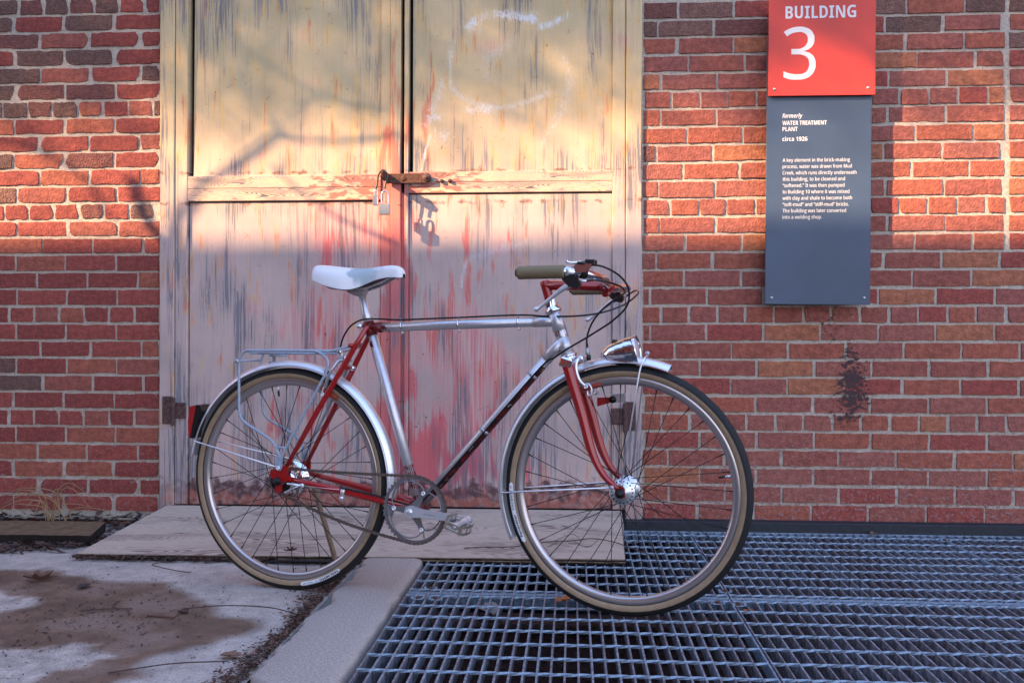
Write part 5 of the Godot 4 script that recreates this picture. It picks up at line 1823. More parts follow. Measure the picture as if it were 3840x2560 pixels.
func make_drivetrain() -> void:
	var c := v(0.430, -0.0595, 0.050)
	var teeth := 46
	var st := stool(true)
	# toothed outer ring
	var n := teeth * 4
	for i in n:
		var q := []
		for e in [0, 1]:
			var j: int = (i + e) % n
			var a := TAU * j / n
			var ro: float = [0.0915, 0.0935, 0.0975, 0.0935][j % 4]
			q.append([Vector3(cos(a), sin(a), 0) * 0.0845, Vector3(cos(a), sin(a), 0) * ro])
		var zf := Vector3(0, 0, 0.0016)
		quad(st, c + q[0][0] + zf, c + q[0][1] + zf, c + q[1][1] + zf, c + q[1][0] + zf, Vector3.BACK)
		quad(st, c + q[0][0] - zf, c + q[0][1] - zf, c + q[1][1] - zf, c + q[1][0] - zf, Vector3.FORWARD)
		quad(st, c + q[0][1] + zf, c + q[1][1] + zf, c + q[1][1] - zf, c + q[0][1] - zf, q[0][1])
		quad(st, c + q[0][0] + zf, c + q[1][0] + zf, c + q[1][0] - zf, c + q[0][0] - zf, -q[0][0])
	var ring := obj("chainring", st, mats.ring_alloy, bike)
	st = stool(true)
	# three curved webs and their links to the ring
	var arms := [deg_to_rad(57.0), deg_to_rad(177.0), deg_to_rad(297.0)]
	for k in 3:
		var am: float = arms[k]
		var an: float = arms[(k + 1) % 3]
		var mid := am + TAU / 6.0
		var pts := []
		for i in 17:
			var t := i / 16.0
			var a := am + (an - am + (TAU if an < am else 0.0)) * t
			var r := 0.056 + 0.026 * pow(absf(sin((t) * PI)), 0.6)
			pts.append(c + Vector3(cos(a) * r, sin(a) * r, 0.0))
		tube(st, pts, 0.0026, 6, false, 0.7)
		for s in [-0.30]:
			tube(st, [c + Vector3(cos(am), sin(am), 0) * 0.058, c + Vector3(cos(am + s * 0.3), sin(am + s * 0.3), 0) * 0.083], 0.0024, 6, false)
	obj("chainring_web", st, mats.ring_alloy, ring)
	# spider and crank
	st = stool(true)
	var ca := c + Vector3(-0.004, -0.002, 0.010)
	for am in arms:
		var d := Vector3(cos(am), sin(am), 0)
		var sd := Vector3(-sin(am), cos(am), 0)
		var poly := PackedVector2Array([Vector2(0, -0.018), Vector2(0.02, -0.011), Vector2(0.045, -0.0065), Vector2(0.062, -0.0065), Vector2(0.066, 0.0), Vector2(0.062, 0.0065), Vector2(0.045, 0.0065), Vector2(0.02, 0.011), Vector2(0, 0.018)])
		prism(st, poly, Transform3D(Basis(d, sd, Vector3.BACK), c + Vector3(0, 0, 0.006)), 0.006)
	obj("spider", st, mats.ring_alloy, bike)
	for am in arms:
		var bolt := stool()
		lathe(bolt, [Vector2(0, 0.001), Vector2(0.003, 0.001), Vector2(0.003, 0.003), Vector2(0.006, 0.003), Vector2(0.0065, 0)], Transform3D(Basis.IDENTITY, c + Vector3(cos(am), sin(am), 0) * 0.058 + Vector3(0, 0, 0.009)), 14)
		obj("chainring_bolt", bolt, mats.alloy, bike)
	st = stool(true)
	var tip := v(0.596, -0.074, 0.068)
	var cd := (tip - ca)
	cd.z = 0
	var cl := cd.length()
	var cx := cd.normalized()
	prism(st, PackedVector2Array([Vector2(-0.016, 0.0), Vector2(-0.012, -0.012), Vector2(0, -0.0165), Vector2(0.02, -0.013), Vector2(0.04, -0.0105), Vector2(cl - 0.02, -0.009), Vector2(cl, -0.0115), Vector2(cl + 0.009, -0.007), Vector2(cl + 0.0115, 0), Vector2(cl + 0.009, 0.007), Vector2(cl, 0.0115), Vector2(cl - 0.02, 0.009), Vector2(0.04, 0.0105), Vector2(0.02, 0.013), Vector2(0, 0.0165), Vector2(-0.012, 0.012)]), Transform3D(Basis(cx, Vector3.BACK.cross(cx), Vector3.BACK), Vector3(ca.x, ca.y, c.z + 0.0165)), 0.013)
	var crank := obj("crank_arm", st, mats.alloy, bike)
	st = stool(true)
	var up := Vector3.BACK.cross(cx)
	box(st, Transform3D(Basis(cx, up, Vector3.BACK), Vector3(ca.x, ca.y, c.z + 0.0232) + cx * 0.060), Vector3(0.034, 0.0014, 0.0008))
	obj("crank_groove", st, mats.chrome, crank)
	st = stool()
	lathe(st, [Vector2(0, 0.004), Vector2(0.0075, 0.004), Vector2(0.009, 0.002), Vector2(0.009, 0)], Transform3D(Basis.IDENTITY, Vector3(ca.x, ca.y, c.z + 0.0228)), 20)
	obj("crank_cap", st, mats.alloy, crank)
	# far crank, pointing back
	st = stool(true)
	var fc := v(0.424, -0.058, -0.062)
	tube(st, [fc, v(0.256, -0.046, -0.066)], [0.012, 0.009], 8)
	tube(st, [v(0.256, -0.046, -0.066), v(0.256, -0.046, -0.15)], 0.006, 8)
	obj("crank_arm", st, mats.alloy, bike)
	st = stool(true)
	box(st, Transform3D(Basis(Vector3.BACK, 0.1), v(0.256, -0.046, -0.118)), Vector3(0.055, 0.022, 0.06), 0.006)
	obj("pedal", st, mats.brass_pedal, bike)
	# near pedal: spindle, cage plates, cap
	var pe := Node3D.new()
	pe.name = "pedal"
	pe.position = v(0.596, -0.074, 0.078)
	pe.rotation = Vector3(0.0, 0.0, -0.35)
	bike.add_child(pe, true)
	st = stool()
	lathe(st, [Vector2(0, 0.088), Vector2(0.008, 0.088), Vector2(0.0095, 0.082), Vector2(0.0085, 0.06), Vector2(0.0075, 0.04), Vector2(0.0085, 0.02), Vector2(0.011, 0.012), Vector2(0.011, 0.004), Vector2(0.005, 0.0), Vector2(0.005, -0.014)], Transform3D.IDENTITY, 18)
	obj("pedal_barrel", st, mats.alloy, pe)
	for s in [1.0, -1.0]:
		st = stool(true)
		var m := 26
		for i in m:
			var q := []
			for e in [0, 1]:
				var t := float(i + e) / m
				var z := lerpf(0.006, 0.094, t)
				var bow: float = s * (0.026 + 0.008 * sin(t * PI))
				if t > 0.86:
					bow *= 1.0 - (t - 0.86) * 2.2
				var tooth := 0.0018 if (i + e) % 2 == 0 else 0.0
				q.append([Vector3(bow, 0.013 + tooth, z), Vector3(bow, 0.006, z), Vector3(bow, -0.006, z), Vector3(bow, -0.013 - tooth, z)])
			quad(st, q[0][0], q[1][0], q[1][1], q[0][1], Vector3(s, 0, 0))
			if i % 6 < 2:
				quad(st, q[0][1], q[1][1], q[1][2], q[0][2], Vector3(s, 0, 0))
			quad(st, q[0][2], q[1][2], q[1][3], q[0][3], Vector3(s, 0, 0))
		obj("pedal_cage", st, mats.brass_pedal, pe)
	st = stool(true)
	bx(st, Vector3(-0.026, -0.0025, 0.008), Vector3(0.026, 0.0025, 0.016), 0.001)
	bx(st, Vector3(-0.022, -0.0025, 0.078), Vector3(0.022, 0.0025, 0.084), 0.001)
	bx(st, Vector3(-0.018, -0.011, 0.0925), Vector3(0.018, -0.005, 0.0945), 0.001)
	bx(st, Vector3(-0.018, 0.005, 0.0925), Vector3(0.018, 0.011, 0.0945), 0.001)
	obj("pedal_bridge", st, mats.brass_pedal, pe)
	# sprocket
	st = stool()
	lathe(st, [Vector2(0.012, 0.002), Vector2(0.034, 0.0015), Vector2(0.036, 0.0), Vector2(0.034, -0.0015), Vector2(0.012, -0.002)], Transform3D(Basis.IDENTITY, v(0, 0, 0.045)), 20)
	obj("sprocket", st, mats.dark_bolt, bike)
	# chain: outer and inner plates along the loop
	var path := []
	var cs := v(0, 0, 0.046)
	var cc := Vector3(c.x, c.y, 0.048)
	var rs := 0.036
	var rb := 0.0935
	var dv := Vector2(cc.x - cs.x, cc.y - cs.y)
	var base_a := dv.angle()
	var off := acos((rs - rb) / dv.length())
	var top_a := base_a + off
	var bot_a := base_a - off
	var steps := 26
	for i in steps + 1:
		var a := lerpf(bot_a, top_a, float(i) / steps)
		path.append(cc + Vector3(cos(a) * rb, sin(a) * rb, 0))
	var p0: Vector3 = path[steps]
	var p1 := cs + Vector3(cos(top_a) * rs, sin(top_a) * rs, 0)
	for i in range(1, 24):
		path.append(p0.lerp(p1, i / 24.0) + Vector3(0, -0.002 * sin(PI * i / 24.0), 0))
	for i in 13:
		var a := lerpf(top_a, bot_a + TAU, i / 12.0)
		path.append(cs + Vector3(cos(a) * rs, sin(a) * rs, 0))
	p0 = path[path.size() - 1]
	p1 = path[0]
	for i in range(1, 24):
		path.append(p0.lerp(p1, i / 24.0) + Vector3(0, -0.014 * sin(PI * i / 24.0), 0))
	path.append(p1)
	var lens := [0.0]
	for i in path.size() - 1:
		lens.append(lens[i] + path[i].distance_to(path[i + 1]))
	var total: float = lens[lens.size() - 1]
	var count := int(round(total / 0.0127 / 2.0)) * 2
	var at := func(d: float) -> Vector3:
		d = fposmod(d, total)
		var i := 0
		while i < lens.size() - 2 and lens[i + 1] < d:
			i += 1
		return path[i].lerp(path[i + 1], (d - lens[i]) / maxf(lens[i + 1] - lens[i], 1e-6))
	st = stool(true)
	for i in count:
		var a: Vector3 = at.call(total * i / count)
		var b: Vector3 = at.call(total * (i + 1) / count)
		var x := (b - a).normalized()
		var y := Vector3.BACK.cross(x)
		var half := a.distance_to(b) * 0.5
		var w := 0.0036 if i % 2 == 0 else 0.0024
		for s in [1.0, -1.0]:
			prism(st, PackedVector2Array([Vector2(-half - 0.003, 0.0024), Vector2(-half - 0.003, -0.0024), Vector2(-half, -0.0042), Vector2(0, -0.0026), Vector2(half, -0.0042), Vector2(half + 0.003, -0.0024), Vector2(half + 0.003, 0.0024), Vector2(half, 0.0042), Vector2(0, 0.0026), Vector2(-half, 0.0042)]), Transform3D(Basis(x, y, Vector3.BACK), (a + b) * 0.5 + Vector3(0, 0, w * s)), 0.001)
		tube(st, [a + Vector3(0, 0, -0.005), a + Vector3(0, 0, 0.005)], 0.0019, 6)
	obj("chain", st, mats.chain_steel, bike)
	# hub gear cable and its toggle chain at the axle
	part_tube("gear_toggle", [v(-0.012, 0.006, 0.086), v(0.055, -0.004, 0.072)], 0.0022, mats.dark_bolt, 6)
	part_tube("gear_adjuster", [v(0.040, -0.003, 0.076), v(0.078, -0.007, 0.066)], 0.0034, mats.alloy, 8)
	part_tube("gear_lever_rod", [v(0.030, -0.028, 0.076), v(0.08, -0.006, 0.066)], 0.0016, mats.alloy, 6)
	var pu := stool()
	lathe(pu, [Vector2(0, 0.004), Vector2(0.003, 0.004), Vector2(0.0065, 0.002), Vector2(0.0065, -0.003), Vector2(0, -0.003)], Transform3D(Basis.IDENTITY, v(0.083, -0.0075, 0.066)), 14)
	obj("gear_pulley", pu, mats.alloy, bike)
	part_tube("gear_cable", [v(0.08, -0.008, 0.066), v(0.20, -0.014, 0.058)], 0.0007, mats.alloy, 5)


func make_rack() -> void:
	var m: Material = mats.rack_grey
	var tubes := Node3D
	for s in [1.0, -1.0]:
		part_tube("rack_loop", bent([v(0.008, 0.052, 0.068 * s), v(0.007, 0.080, 0.067 * s), v(-0.014, 0.117, 0.066 * s), v(-0.134, 0.178, 0.060 * s), v(-0.139, 0.352, 0.055 * s), v(-0.122, 0.380, 0.055 * s), v(0.130, 0.380, 0.055 * s), v(0.166, 0.352, 0.058 * s), v(0.158, 0.318, 0.060 * s), v(0.022, 0.085, 0.067 * s), v(0.010, 0.052, 0.068 * s)], 0.03, 6), 0.0041, m, 10)
		part_tube("rack_brace", [v(0.000, 0.100, 0.067 * s), v(0.032, 0.100, 0.067 * s)], 0.0028, m, 8)
		var st := stool(true)
		prism(st, PackedVector2Array([Vector2(-0.012, 0.03), Vector2(-0.011, -0.004), Vector2(-0.006, -0.012), Vector2(0.006, -0.012), Vector2(0.011, -0.004), Vector2(0.012, 0.03)]), Transform3D(Basis.IDENTITY, v(0.008, 0.045, 0.070 * s)), 0.0035)
		obj("rack_foot", st, m, bike)
		st = stool()
		lathe(st, [Vector2(0, 0.003), Vector2(0.003, 0.003), Vector2(0.003, 0.005), Vector2(0.0055, 0.005), Vector2(0.0058, 0)], Transform3D(Basis.IDENTITY if s > 0 else Basis(Vector3.UP, PI), v(0.008, 0.041, 0.072 * s)), 14)
		obj("rack_bolt", st, mats.alloy, bike)
		part_tube("rack_rail", [v(-0.10, 0.372, 0.022 * s), v(0.145, 0.372, 0.022 * s)], 0.0034, m, 8)
		part_tube("rack_front_arm", curve([v(0.120, 0.380, 0.050 * s), v(0.165, 0.380, 0.046 * s), v(0.224, 0.396, 0.033 * s)], 6), 0.0036, m, 8)
	part_tube("rack_cross_rod", [v(-0.139, 0.349, 0.062), v(-0.139, 0.349, -0.062)], 0.0038, m, 10)
	for x in [-0.098, 0.118]:
		part_tube("rack_cross_rod", [v(x, 0.373, 0.057), v(x, 0.373, -0.057)], 0.0036, m, 8)
	part_tube("rack_tongue", [v(-0.07, 0.366, 0.0), v(-0.012, 0.366, 0.0)], 0.0042, m, 8)
	var st := stool()
	lathe(st, [Vector2(0, 0.004), Vector2(0.006, 0.004), Vector2(0.0065, 0), Vector2(0.0065, -0.003)], Transform3D(Basis.IDENTITY, v(-0.139, 0.349, 0.064)), 6)
	obj("rack_bolt", st, mats.alloy_matt, bike)
	st = stool(true)
	prism(st, PackedVector2Array([Vector2(-0.005, -0.018), Vector2(0.005, -0.018), Vector2(0.006, 0.018), Vector2(-0.006, 0.018)]), Transform3D(Basis(Vector3.BACK, 0.05), v(-0.052, 0.354, 0.004)), 0.002)
	tube(st, [v(-0.052, 0.366, -0.006), v(-0.052, 0.366, 0.012)], 0.0045, 8)
	tube(st, [v(-0.062, 0.344, -0.006), v(-0.062, 0.344, 0.012)], 0.0042, 8)
	obj("rack_bracket", st, mats.alloy_matt, bike)


func make_saddle() -> void:
	# seat post with tapered neck
	part_tube("seat_post", [v(0.264, 0.455), v(0.2535, 0.486), v(0.252, 0.492), v(0.240, 0.545)], [0.0131, 0.0131, 0.0118, 0.0112], mats.bare_metal, 18)
	var st := stool(true)
	prism(st, PackedVector2Array([Vector2(-0.048, 0.012), Vector2(-0.035, -0.002), Vector2(-0.012, -0.012), Vector2(0.014, -0.008), Vector2(0.018, 0.012), Vector2(0.008, 0.022)]), Transform3D(Basis.IDENTITY, v(0.236, 0.551)), 0.026)
	obj("seat_clamp", st, mats.alloy_matt, bike)
	for s in [1.0, -1.0]:
		part_tube("saddle_rail", curve([v(0.130, 0.582, 0.032 * s), v(0.150, 0.563, 0.026 * s), v(0.20, 0.560, 0.022 * s), v(0.27, 0.562, 0.020 * s), v(0.345, 0.592, 0.010 * s)], 6), 0.0036, mats.alloy_matt, 8)
	# loft: top line, skirt line and width along the saddle
	var prof := [
		# s, top, skirt, half width, roundness
		[0.1045, 0.612, 0.598, 0.030, 0.4],
		[0.1075, 0.626, 0.588, 0.052, 0.5],
		[0.118, 0.6295, 0.583, 0.066, 0.6],
		[0.145, 0.6275, 0.573, 0.0735, 0.7],
		[0.175, 0.624, 0.5625, 0.074, 0.8],
		[0.205, 0.6205, 0.556, 0.068, 0.9],
		[0.230, 0.6185, 0.555, 0.057, 1.0],
		[0.255, 0.618, 0.562, 0.044, 1.0],
		[0.280, 0.6195, 0.574, 0.034, 1.0],
		[0.305, 0.622, 0.5835, 0.028, 1.0],
		[0.330, 0.6245, 0.5885, 0.0245, 1.0],
		[0.350, 0.6235, 0.589, 0.023, 1.0],
		[0.3635, 0.6185, 0.588, 0.0205, 1.0],
		[0.371, 0.609, 0.5885, 0.0155, 1.0],
		[0.374, 0.600, 0.590, 0.008, 1.0]]
	var n := noise(801, 40.0, 3)
	st = stool()
	var fine := []
	for i in prof.size() - 1:
		for k in 4:
			var t := k / 4.0
			var row := []
			for c in 5:
				row.append(cubic_interpolate(prof[i][c], prof[i + 1][c], prof[maxi(i - 1, 0)][c], prof[mini(i + 2, prof.size() - 1)][c], t))
			fine.append(row)
	fine.append(prof[prof.size() - 1])
	var m := 24
	var rings := []
	for q in fine:
		var ring := []
		for k in m + 1:
			var a := lerpf(-PI * 0.5, PI * 0.5, float(k) / m)
			var sx := signf(sin(a)) * pow(absf(sin(a)), 0.62)
			var cy := pow(maxf(cos(a), 0.0), 0.55)
			ring.append(v(q[0], lerpf(q[2], q[1], cy), q[3] * sx * (1.0 + 0.05 * (1.0 - cy))))
		rings.append(ring)
	for i in rings.size() - 1:
		for k in m:
			var a: Vector3 = rings[i][k]
			var b: Vector3 = rings[i][k + 1]
			var c: Vector3 = rings[i + 1][k + 1]
			var d: Vector3 = rings[i + 1][k]
			var cen := (a + c) * 0.5 - v(fine[i][0], (fine[i][1] + fine[i][2]) * 0.5)
			for t in [[a, b, c], [a, c, d]]:
				var vs: Array = t
				if (vs[0] - vs[2]).cross(vs[0] - vs[1]).dot(cen) < 0:
					vs = [t[0], t[2], t[1]]
				for p in vs:
					var e := n.get_noise_3d(p.x, p.y, p.z)
					var hh: float = p.y - WHEEL_R
					var patch := smoothstep(-0.004, 0.006, (p.x - (0.226 + (0.6 - hh) * 0.9 if hh < 0.605 else 0.226 - (hh - 0.605) * 0.5)) + e * 0.02) * (1.0 - smoothstep(0.27, 0.335, p.x + e * 0.02))
					var col := Color(1, 1, 1).lerp(Color(0.36, 0.47, 0.52), patch * 0.85)
					st.set_color(col)
					st.add_vertex(p)
	obj("saddle", st, mats.saddle_white, bike)
	# dark underside
	st = stool()
	for i in rings.size() - 1:
		quad(st, rings[i][0] + Vector3(0, 0.003, 0), rings[i][m] + Vector3(0, 0.003, 0), rings[i + 1][m] + Vector3(0, 0.003, 0), rings[i + 1][0] + Vector3(0, 0.003, 0), Vector3.DOWN)
	obj("saddle_base", st, mats.worn_brown, bike)


func make_cockpit() -> void:
	var st := stool()
	# stem: quill, bend and extension, clamp
	tube(st, [v(0.8085, 0.512), v(0.7935, 0.5615)], 0.0128, 18, false)
	lathe(st, [Vector2(0.0128, 0.0), Vector2(0.0125, 0.009), Vector2(0.011, 0.0105), Vector2(0.0, 0.0105)], aim(v(0.7935, 0.5615), Vector3(-0.29, 1, 0)), 18)
	obj("stem_quill", st, mats.red_enamel, bike)
	st = stool()
	tube(st, [v(0.796, 0.5595), v(0.958, 0.5535)], [0.0128, 0.0125], 18)
	obj("stem", st, mats.red_enamel, bike)
	st = stool()
	tube(st, [v(0.965, 0.5535, -0.02), v(0.965, 0.5535, 0.02)], 0.0168, 20)
	tube(st, [v(0.960, 0.533, -0.008), v(0.960, 0.533, 0.012)], 0.0075, 12)
	bx(st, v(0.952, 0.530, -0.008), v(0.972, 0.542, 0.012), 0.002)
	obj("stem_clamp", st, mats.red_enamel, bike)
	var bar := curve([v(0.80, 0.5755, 0.25), v(0.87, 0.5755, 0.25), v(0.925, 0.5755, 0.246), v(0.962, 0.571, 0.215), v(0.985, 0.564, 0.15), v(0.979, 0.556, 0.06), v(0.965, 0.5535, 0.02), v(0.965, 0.5535, 0.0)], 8)
	var full := bar.duplicate()
	for i in range(bar.size() - 2, -1, -1):
		full.append(Vector3(bar[i].x, bar[i].y - 0.014 * bar[i].z / 0.25, -bar[i].z))
	part_tube("handlebar", full, 0.0112, mats.chrome, 16)
	for s in [1.0, -1.0]:
		st = stool()
		var dy := 0.0 if s > 0 else -0.014
		var pr := [Vector2(0.0, -0.003), Vector2(0.0125, -0.003), Vector2(0.0155, -0.001), Vector2(0.0165, 0.003), Vector2(0.0165, 0.010)]
		for k in 42:
			pr.append(Vector2(0.0165 if k % 2 else 0.0159, 0.012 + k * 0.0024))
		pr.append(Vector2(0.0162, 0.115))
		pr.append(Vector2(0.0112, 0.117))
		lathe(st, pr, aim(v(0.802, 0.5755 + dy, 0.25 * s), Vector3.RIGHT), 22)
		obj("grip", st, mats.grip_rubber, bike)
		st = stool()
		lathe(st, [Vector2(0, -0.005), Vector2(0.0095, -0.005), Vector2(0.0105, -0.003), Vector2(0.0105, 0.0)], aim(v(0.7995, 0.5755 + dy, 0.25 * s), Vector3.RIGHT), 18)
		obj("bar_plug", st, mats.black_plastic, bike)
		# lever: clamp, hood and blade
		st = stool()
		tube(st, [v(0.9185, 0.5755 + dy, 0.248 * s), v(0.937, 0.5748 + dy, 0.240 * s)], 0.0143, 18)
		obj("lever_clamp", st, mats.alloy, bike)
		st = stool(true)
		prism(st, PackedVector2Array([Vector2(-0.020, 0.012), Vector2(0.008, 0.012), Vector2(0.022, -0.012), Vector2(0.014, -0.022), Vector2(-0.006, -0.018), Vector2(-0.023, 0.0)]), Transform3D(Basis.IDENTITY, v(0.935, 0.557 + dy, 0.246 * s)), 0.020)
		obj("lever_hood", st, mats.black_plastic, bike)
		part_tube("lever_blade", curve([v(0.938, 0.549 + dy, 0.246 * s), v(0.915, 0.536 + dy, 0.250 * s), v(0.890, 0.517 + dy, 0.252 * s), v(0.866, 0.498 + dy, 0.252 * s), v(0.851, 0.488 + dy, 0.252 * s), v(0.842, 0.4855 + dy, 0.252 * s)], 4), [0.0085, 0.0085, 0.008, 0.0075, 0.007, 0.0065, 0.006, 0.0055, 0.0052, 0.005, 0.0048, 0.0046, 0.0044, 0.0044, 0.0046, 0.005, 0.0058, 0.0064, 0.0066, 0.006, 0.004], mats.alloy, 12)
		part_tube("cable_adjuster", [v(0.954, 0.5525 + dy, 0.244 * s), v(0.968, 0.5535 + dy, 0.238 * s)], 0.0036, mats.alloy, 8)
	# trigger shifter above the near lever
	st = stool(true)
	box(st, Transform3D(Basis(Vector3.BACK, -0.06), v(0.979, 0.5965, 0.236)), Vector3(0.025, 0.015, 0.026), 0.002)
	var sh := obj("shifter", st, mats.black_plastic, bike)
	st = stool()
	lathe(st, [Vector2(0, 0.004), Vector2(0.016, 0.004), Vector2(0.0185, 0.002), Vector2(0.0185, -0.003), Vector2(0, -0.003)], aim(v(0.958, 0.5965, 0.236), Vector3(0.05, 1, 0.12)), 24)
	obj("shifter_drum", st, mats.black_plastic, sh)
	st = stool(true)
	prism(st, PackedVector2Array([Vector2(-0.020, -0.004), Vector2(-0.014, 0.009), Vector2(0.028, 0.009), Vector2(0.012, -0.010), Vector2(-0.008, -0.012)]), Transform3D(Basis.IDENTITY, v(0.958, 0.584, 0.244)), 0.014)
	obj("shifter_bracket", st, mats.chrome, sh)
	part_tube("shifter_trigger", curve([v(0.958, 0.597, 0.246), v(0.938, 0.5965, 0.250), v(0.927, 0.598, 0.252), v(0.923, 0.602, 0.252)], 4), [0.004, 0.004, 0.0038, 0.0036, 0.0034, 0.0033, 0.0032, 0.0032, 0.0032, 0.0032, 0.0035, 0.0038, 0.003], mats.chrome, 8, sh)
	part_tube("shifter_clamp", [v(0.951, 0.5735, 0.234), v(0.961, 0.572, 0.222)], 0.0135, mats.dark_bolt, 14)


func make_brakes() -> void:
	# front: side arms hung from the crown, pads at the rim
	for s in [1.0, -1.0]:
		part_tube("brake_arm", curve([v(0.902, 0.364, 0.026 * s), v(0.893, 0.358, 0.040 * s), v(0.8915, 0.335, 0.044 * s), v(0.901, 0.307, 0.044 * s), v(0.914, 0.2925, 0.038 * s)], 5), 0.0048, mats.alloy, 8)
		part_tube("brake_shoe_holder", bent([v(0.9145, 0.298, 0.034 * s), v(0.925, 0.297, 0.034 * s), v(0.932, 0.283, 0.034 * s), v(0.930, 0.268, 0.034 * s), v(0.921, 0.266, 0.034 * s), v(0.919, 0.279, 0.034 * s)], 0.006, 4), 0.0026, mats.alloy, 8)
		var st := stool()
		lathe(st, [Vector2(0, 0.002), Vector2(0.003, 0.002), Vector2(0.003, 0.006), Vector2(0.0055, 0.006), Vector2(0.006, 0)], Transform3D(Basis.IDENTITY if s > 0 else Basis(Vector3.UP, PI), v(0.9165, 0.2905, 0.036 * s)), 14)
		obj("brake_bolt", st, mats.alloy, bike)
		st = stool(true)
		box(st, Transform3D(Basis(Vector3.BACK, 0.30), v(0.925, 0.289, 0.0195 * s)), Vector3(0.056, 0.011, 0.012), 0.003)
		obj("brake_pad", st, mats.pad_orange, bike)
	var st := stool()
	tube(st, [v(0.893, 0.362, 0.03), v(0.908, 0.365, 0.03)], 0.0085, 12)
	tube(st, [v(0.902, 0.364, -0.03), v(0.902, 0.364, 0.03)], 0.006, 10)
	obj("brake_bridge_front", st, mats.alloy, bike)
	st = stool()
	tube(st, [v(0.916, 0.366, 0.022), v(0.925, 0.366, 0.022)], [0.0085, 0.007], 12)
	obj("brake_knob", st, mats.black_plastic, bike)
	part_tube("cable_stop", [v(0.913, 0.392, 0.012), v(0.915, 0.373, 0.014)], [0.0045, 0.0062], mats.alloy_matt, 10)
	part_tube("cable_barrel", [v(0.9125, 0.404, 0.012), v(0.9135, 0.390, 0.012)], 0.0034, mats.dark_bolt, 8)
	# rear caliper on the seat stay bridge
	for s in [1.0, -1.0]:
		part_tube("brake_arm", curve([v(0.196, 0.352, 0.012 * s), v(0.180, 0.352, 0.026 * s), v(0.171, 0.336, 0.038 * s), v(0.160, 0.318, 0.044 * s), v(0.150, 0.294, 0.042 * s), v(0.142, 0.273, 0.036 * s)], 5), 0.0050, mats.alloy_matt, 8)
		var st2 := stool(true)
		box(st2, Transform3D(Basis(Vector3.BACK, -0.52), v(0.144, 0.257, 0.0195 * s)), Vector3(0.062, 0.012, 0.012), 0.003)
		obj("brake_pad", st2, mats.pad_orange, bike)
		part_tube("brake_shoe_holder", bent([v(0.146, 0.276, 0.034 * s), v(0.138, 0.278, 0.036 * s), v(0.131, 0.262, 0.036 * s), v(0.134, 0.246, 0.036 * s), v(0.144, 0.244, 0.036 * s)], 0.008, 4), 0.0026, mats.alloy, 8)
		var bo := stool()
		lathe(bo, [Vector2(0, 0.002), Vector2(0.003, 0.002), Vector2(0.003, 0.006), Vector2(0.0055, 0.006), Vector2(0.006, 0)], Transform3D(Basis.IDENTITY if s > 0 else Basis(Vector3.UP, PI), v(0.135, 0.254, 0.038 * s)), 14)
		obj("brake_bolt", bo, mats.alloy, bike)
	part_tube("brake_lift", bent([v(0.184, 0.352, 0.012), v(0.181, 0.375, 0.012), v(0.178, 0.384, 0.014)], 0.01, 4), 0.0048, mats.alloy, 8)
	st = stool()
	lathe(st, [Vector2(0, 0.004), Vector2(0.003, 0.004), Vector2(0.0075, 0.003), Vector2(0.0075, -0.003)], Transform3D(Basis.IDENTITY, v(0.1785, 0.377, 0.022)), 14)
	tube(st, [v(0.196, 0.362, 0.018), v(0.208, 0.352, 0.018)], 0.008, 10)
	tube(st, [v(0.212, 0.328, 0.012), v(0.222, 0.334, 0.012)], 0.0075, 10)
	obj("brake_pivot", st, mats.chrome, bike)
	part_tube("brake_stub", [v(0.148, 0.322, 0.052), v(0.158, 0.318, 0.048)], 0.005, mats.black_plastic, 8)


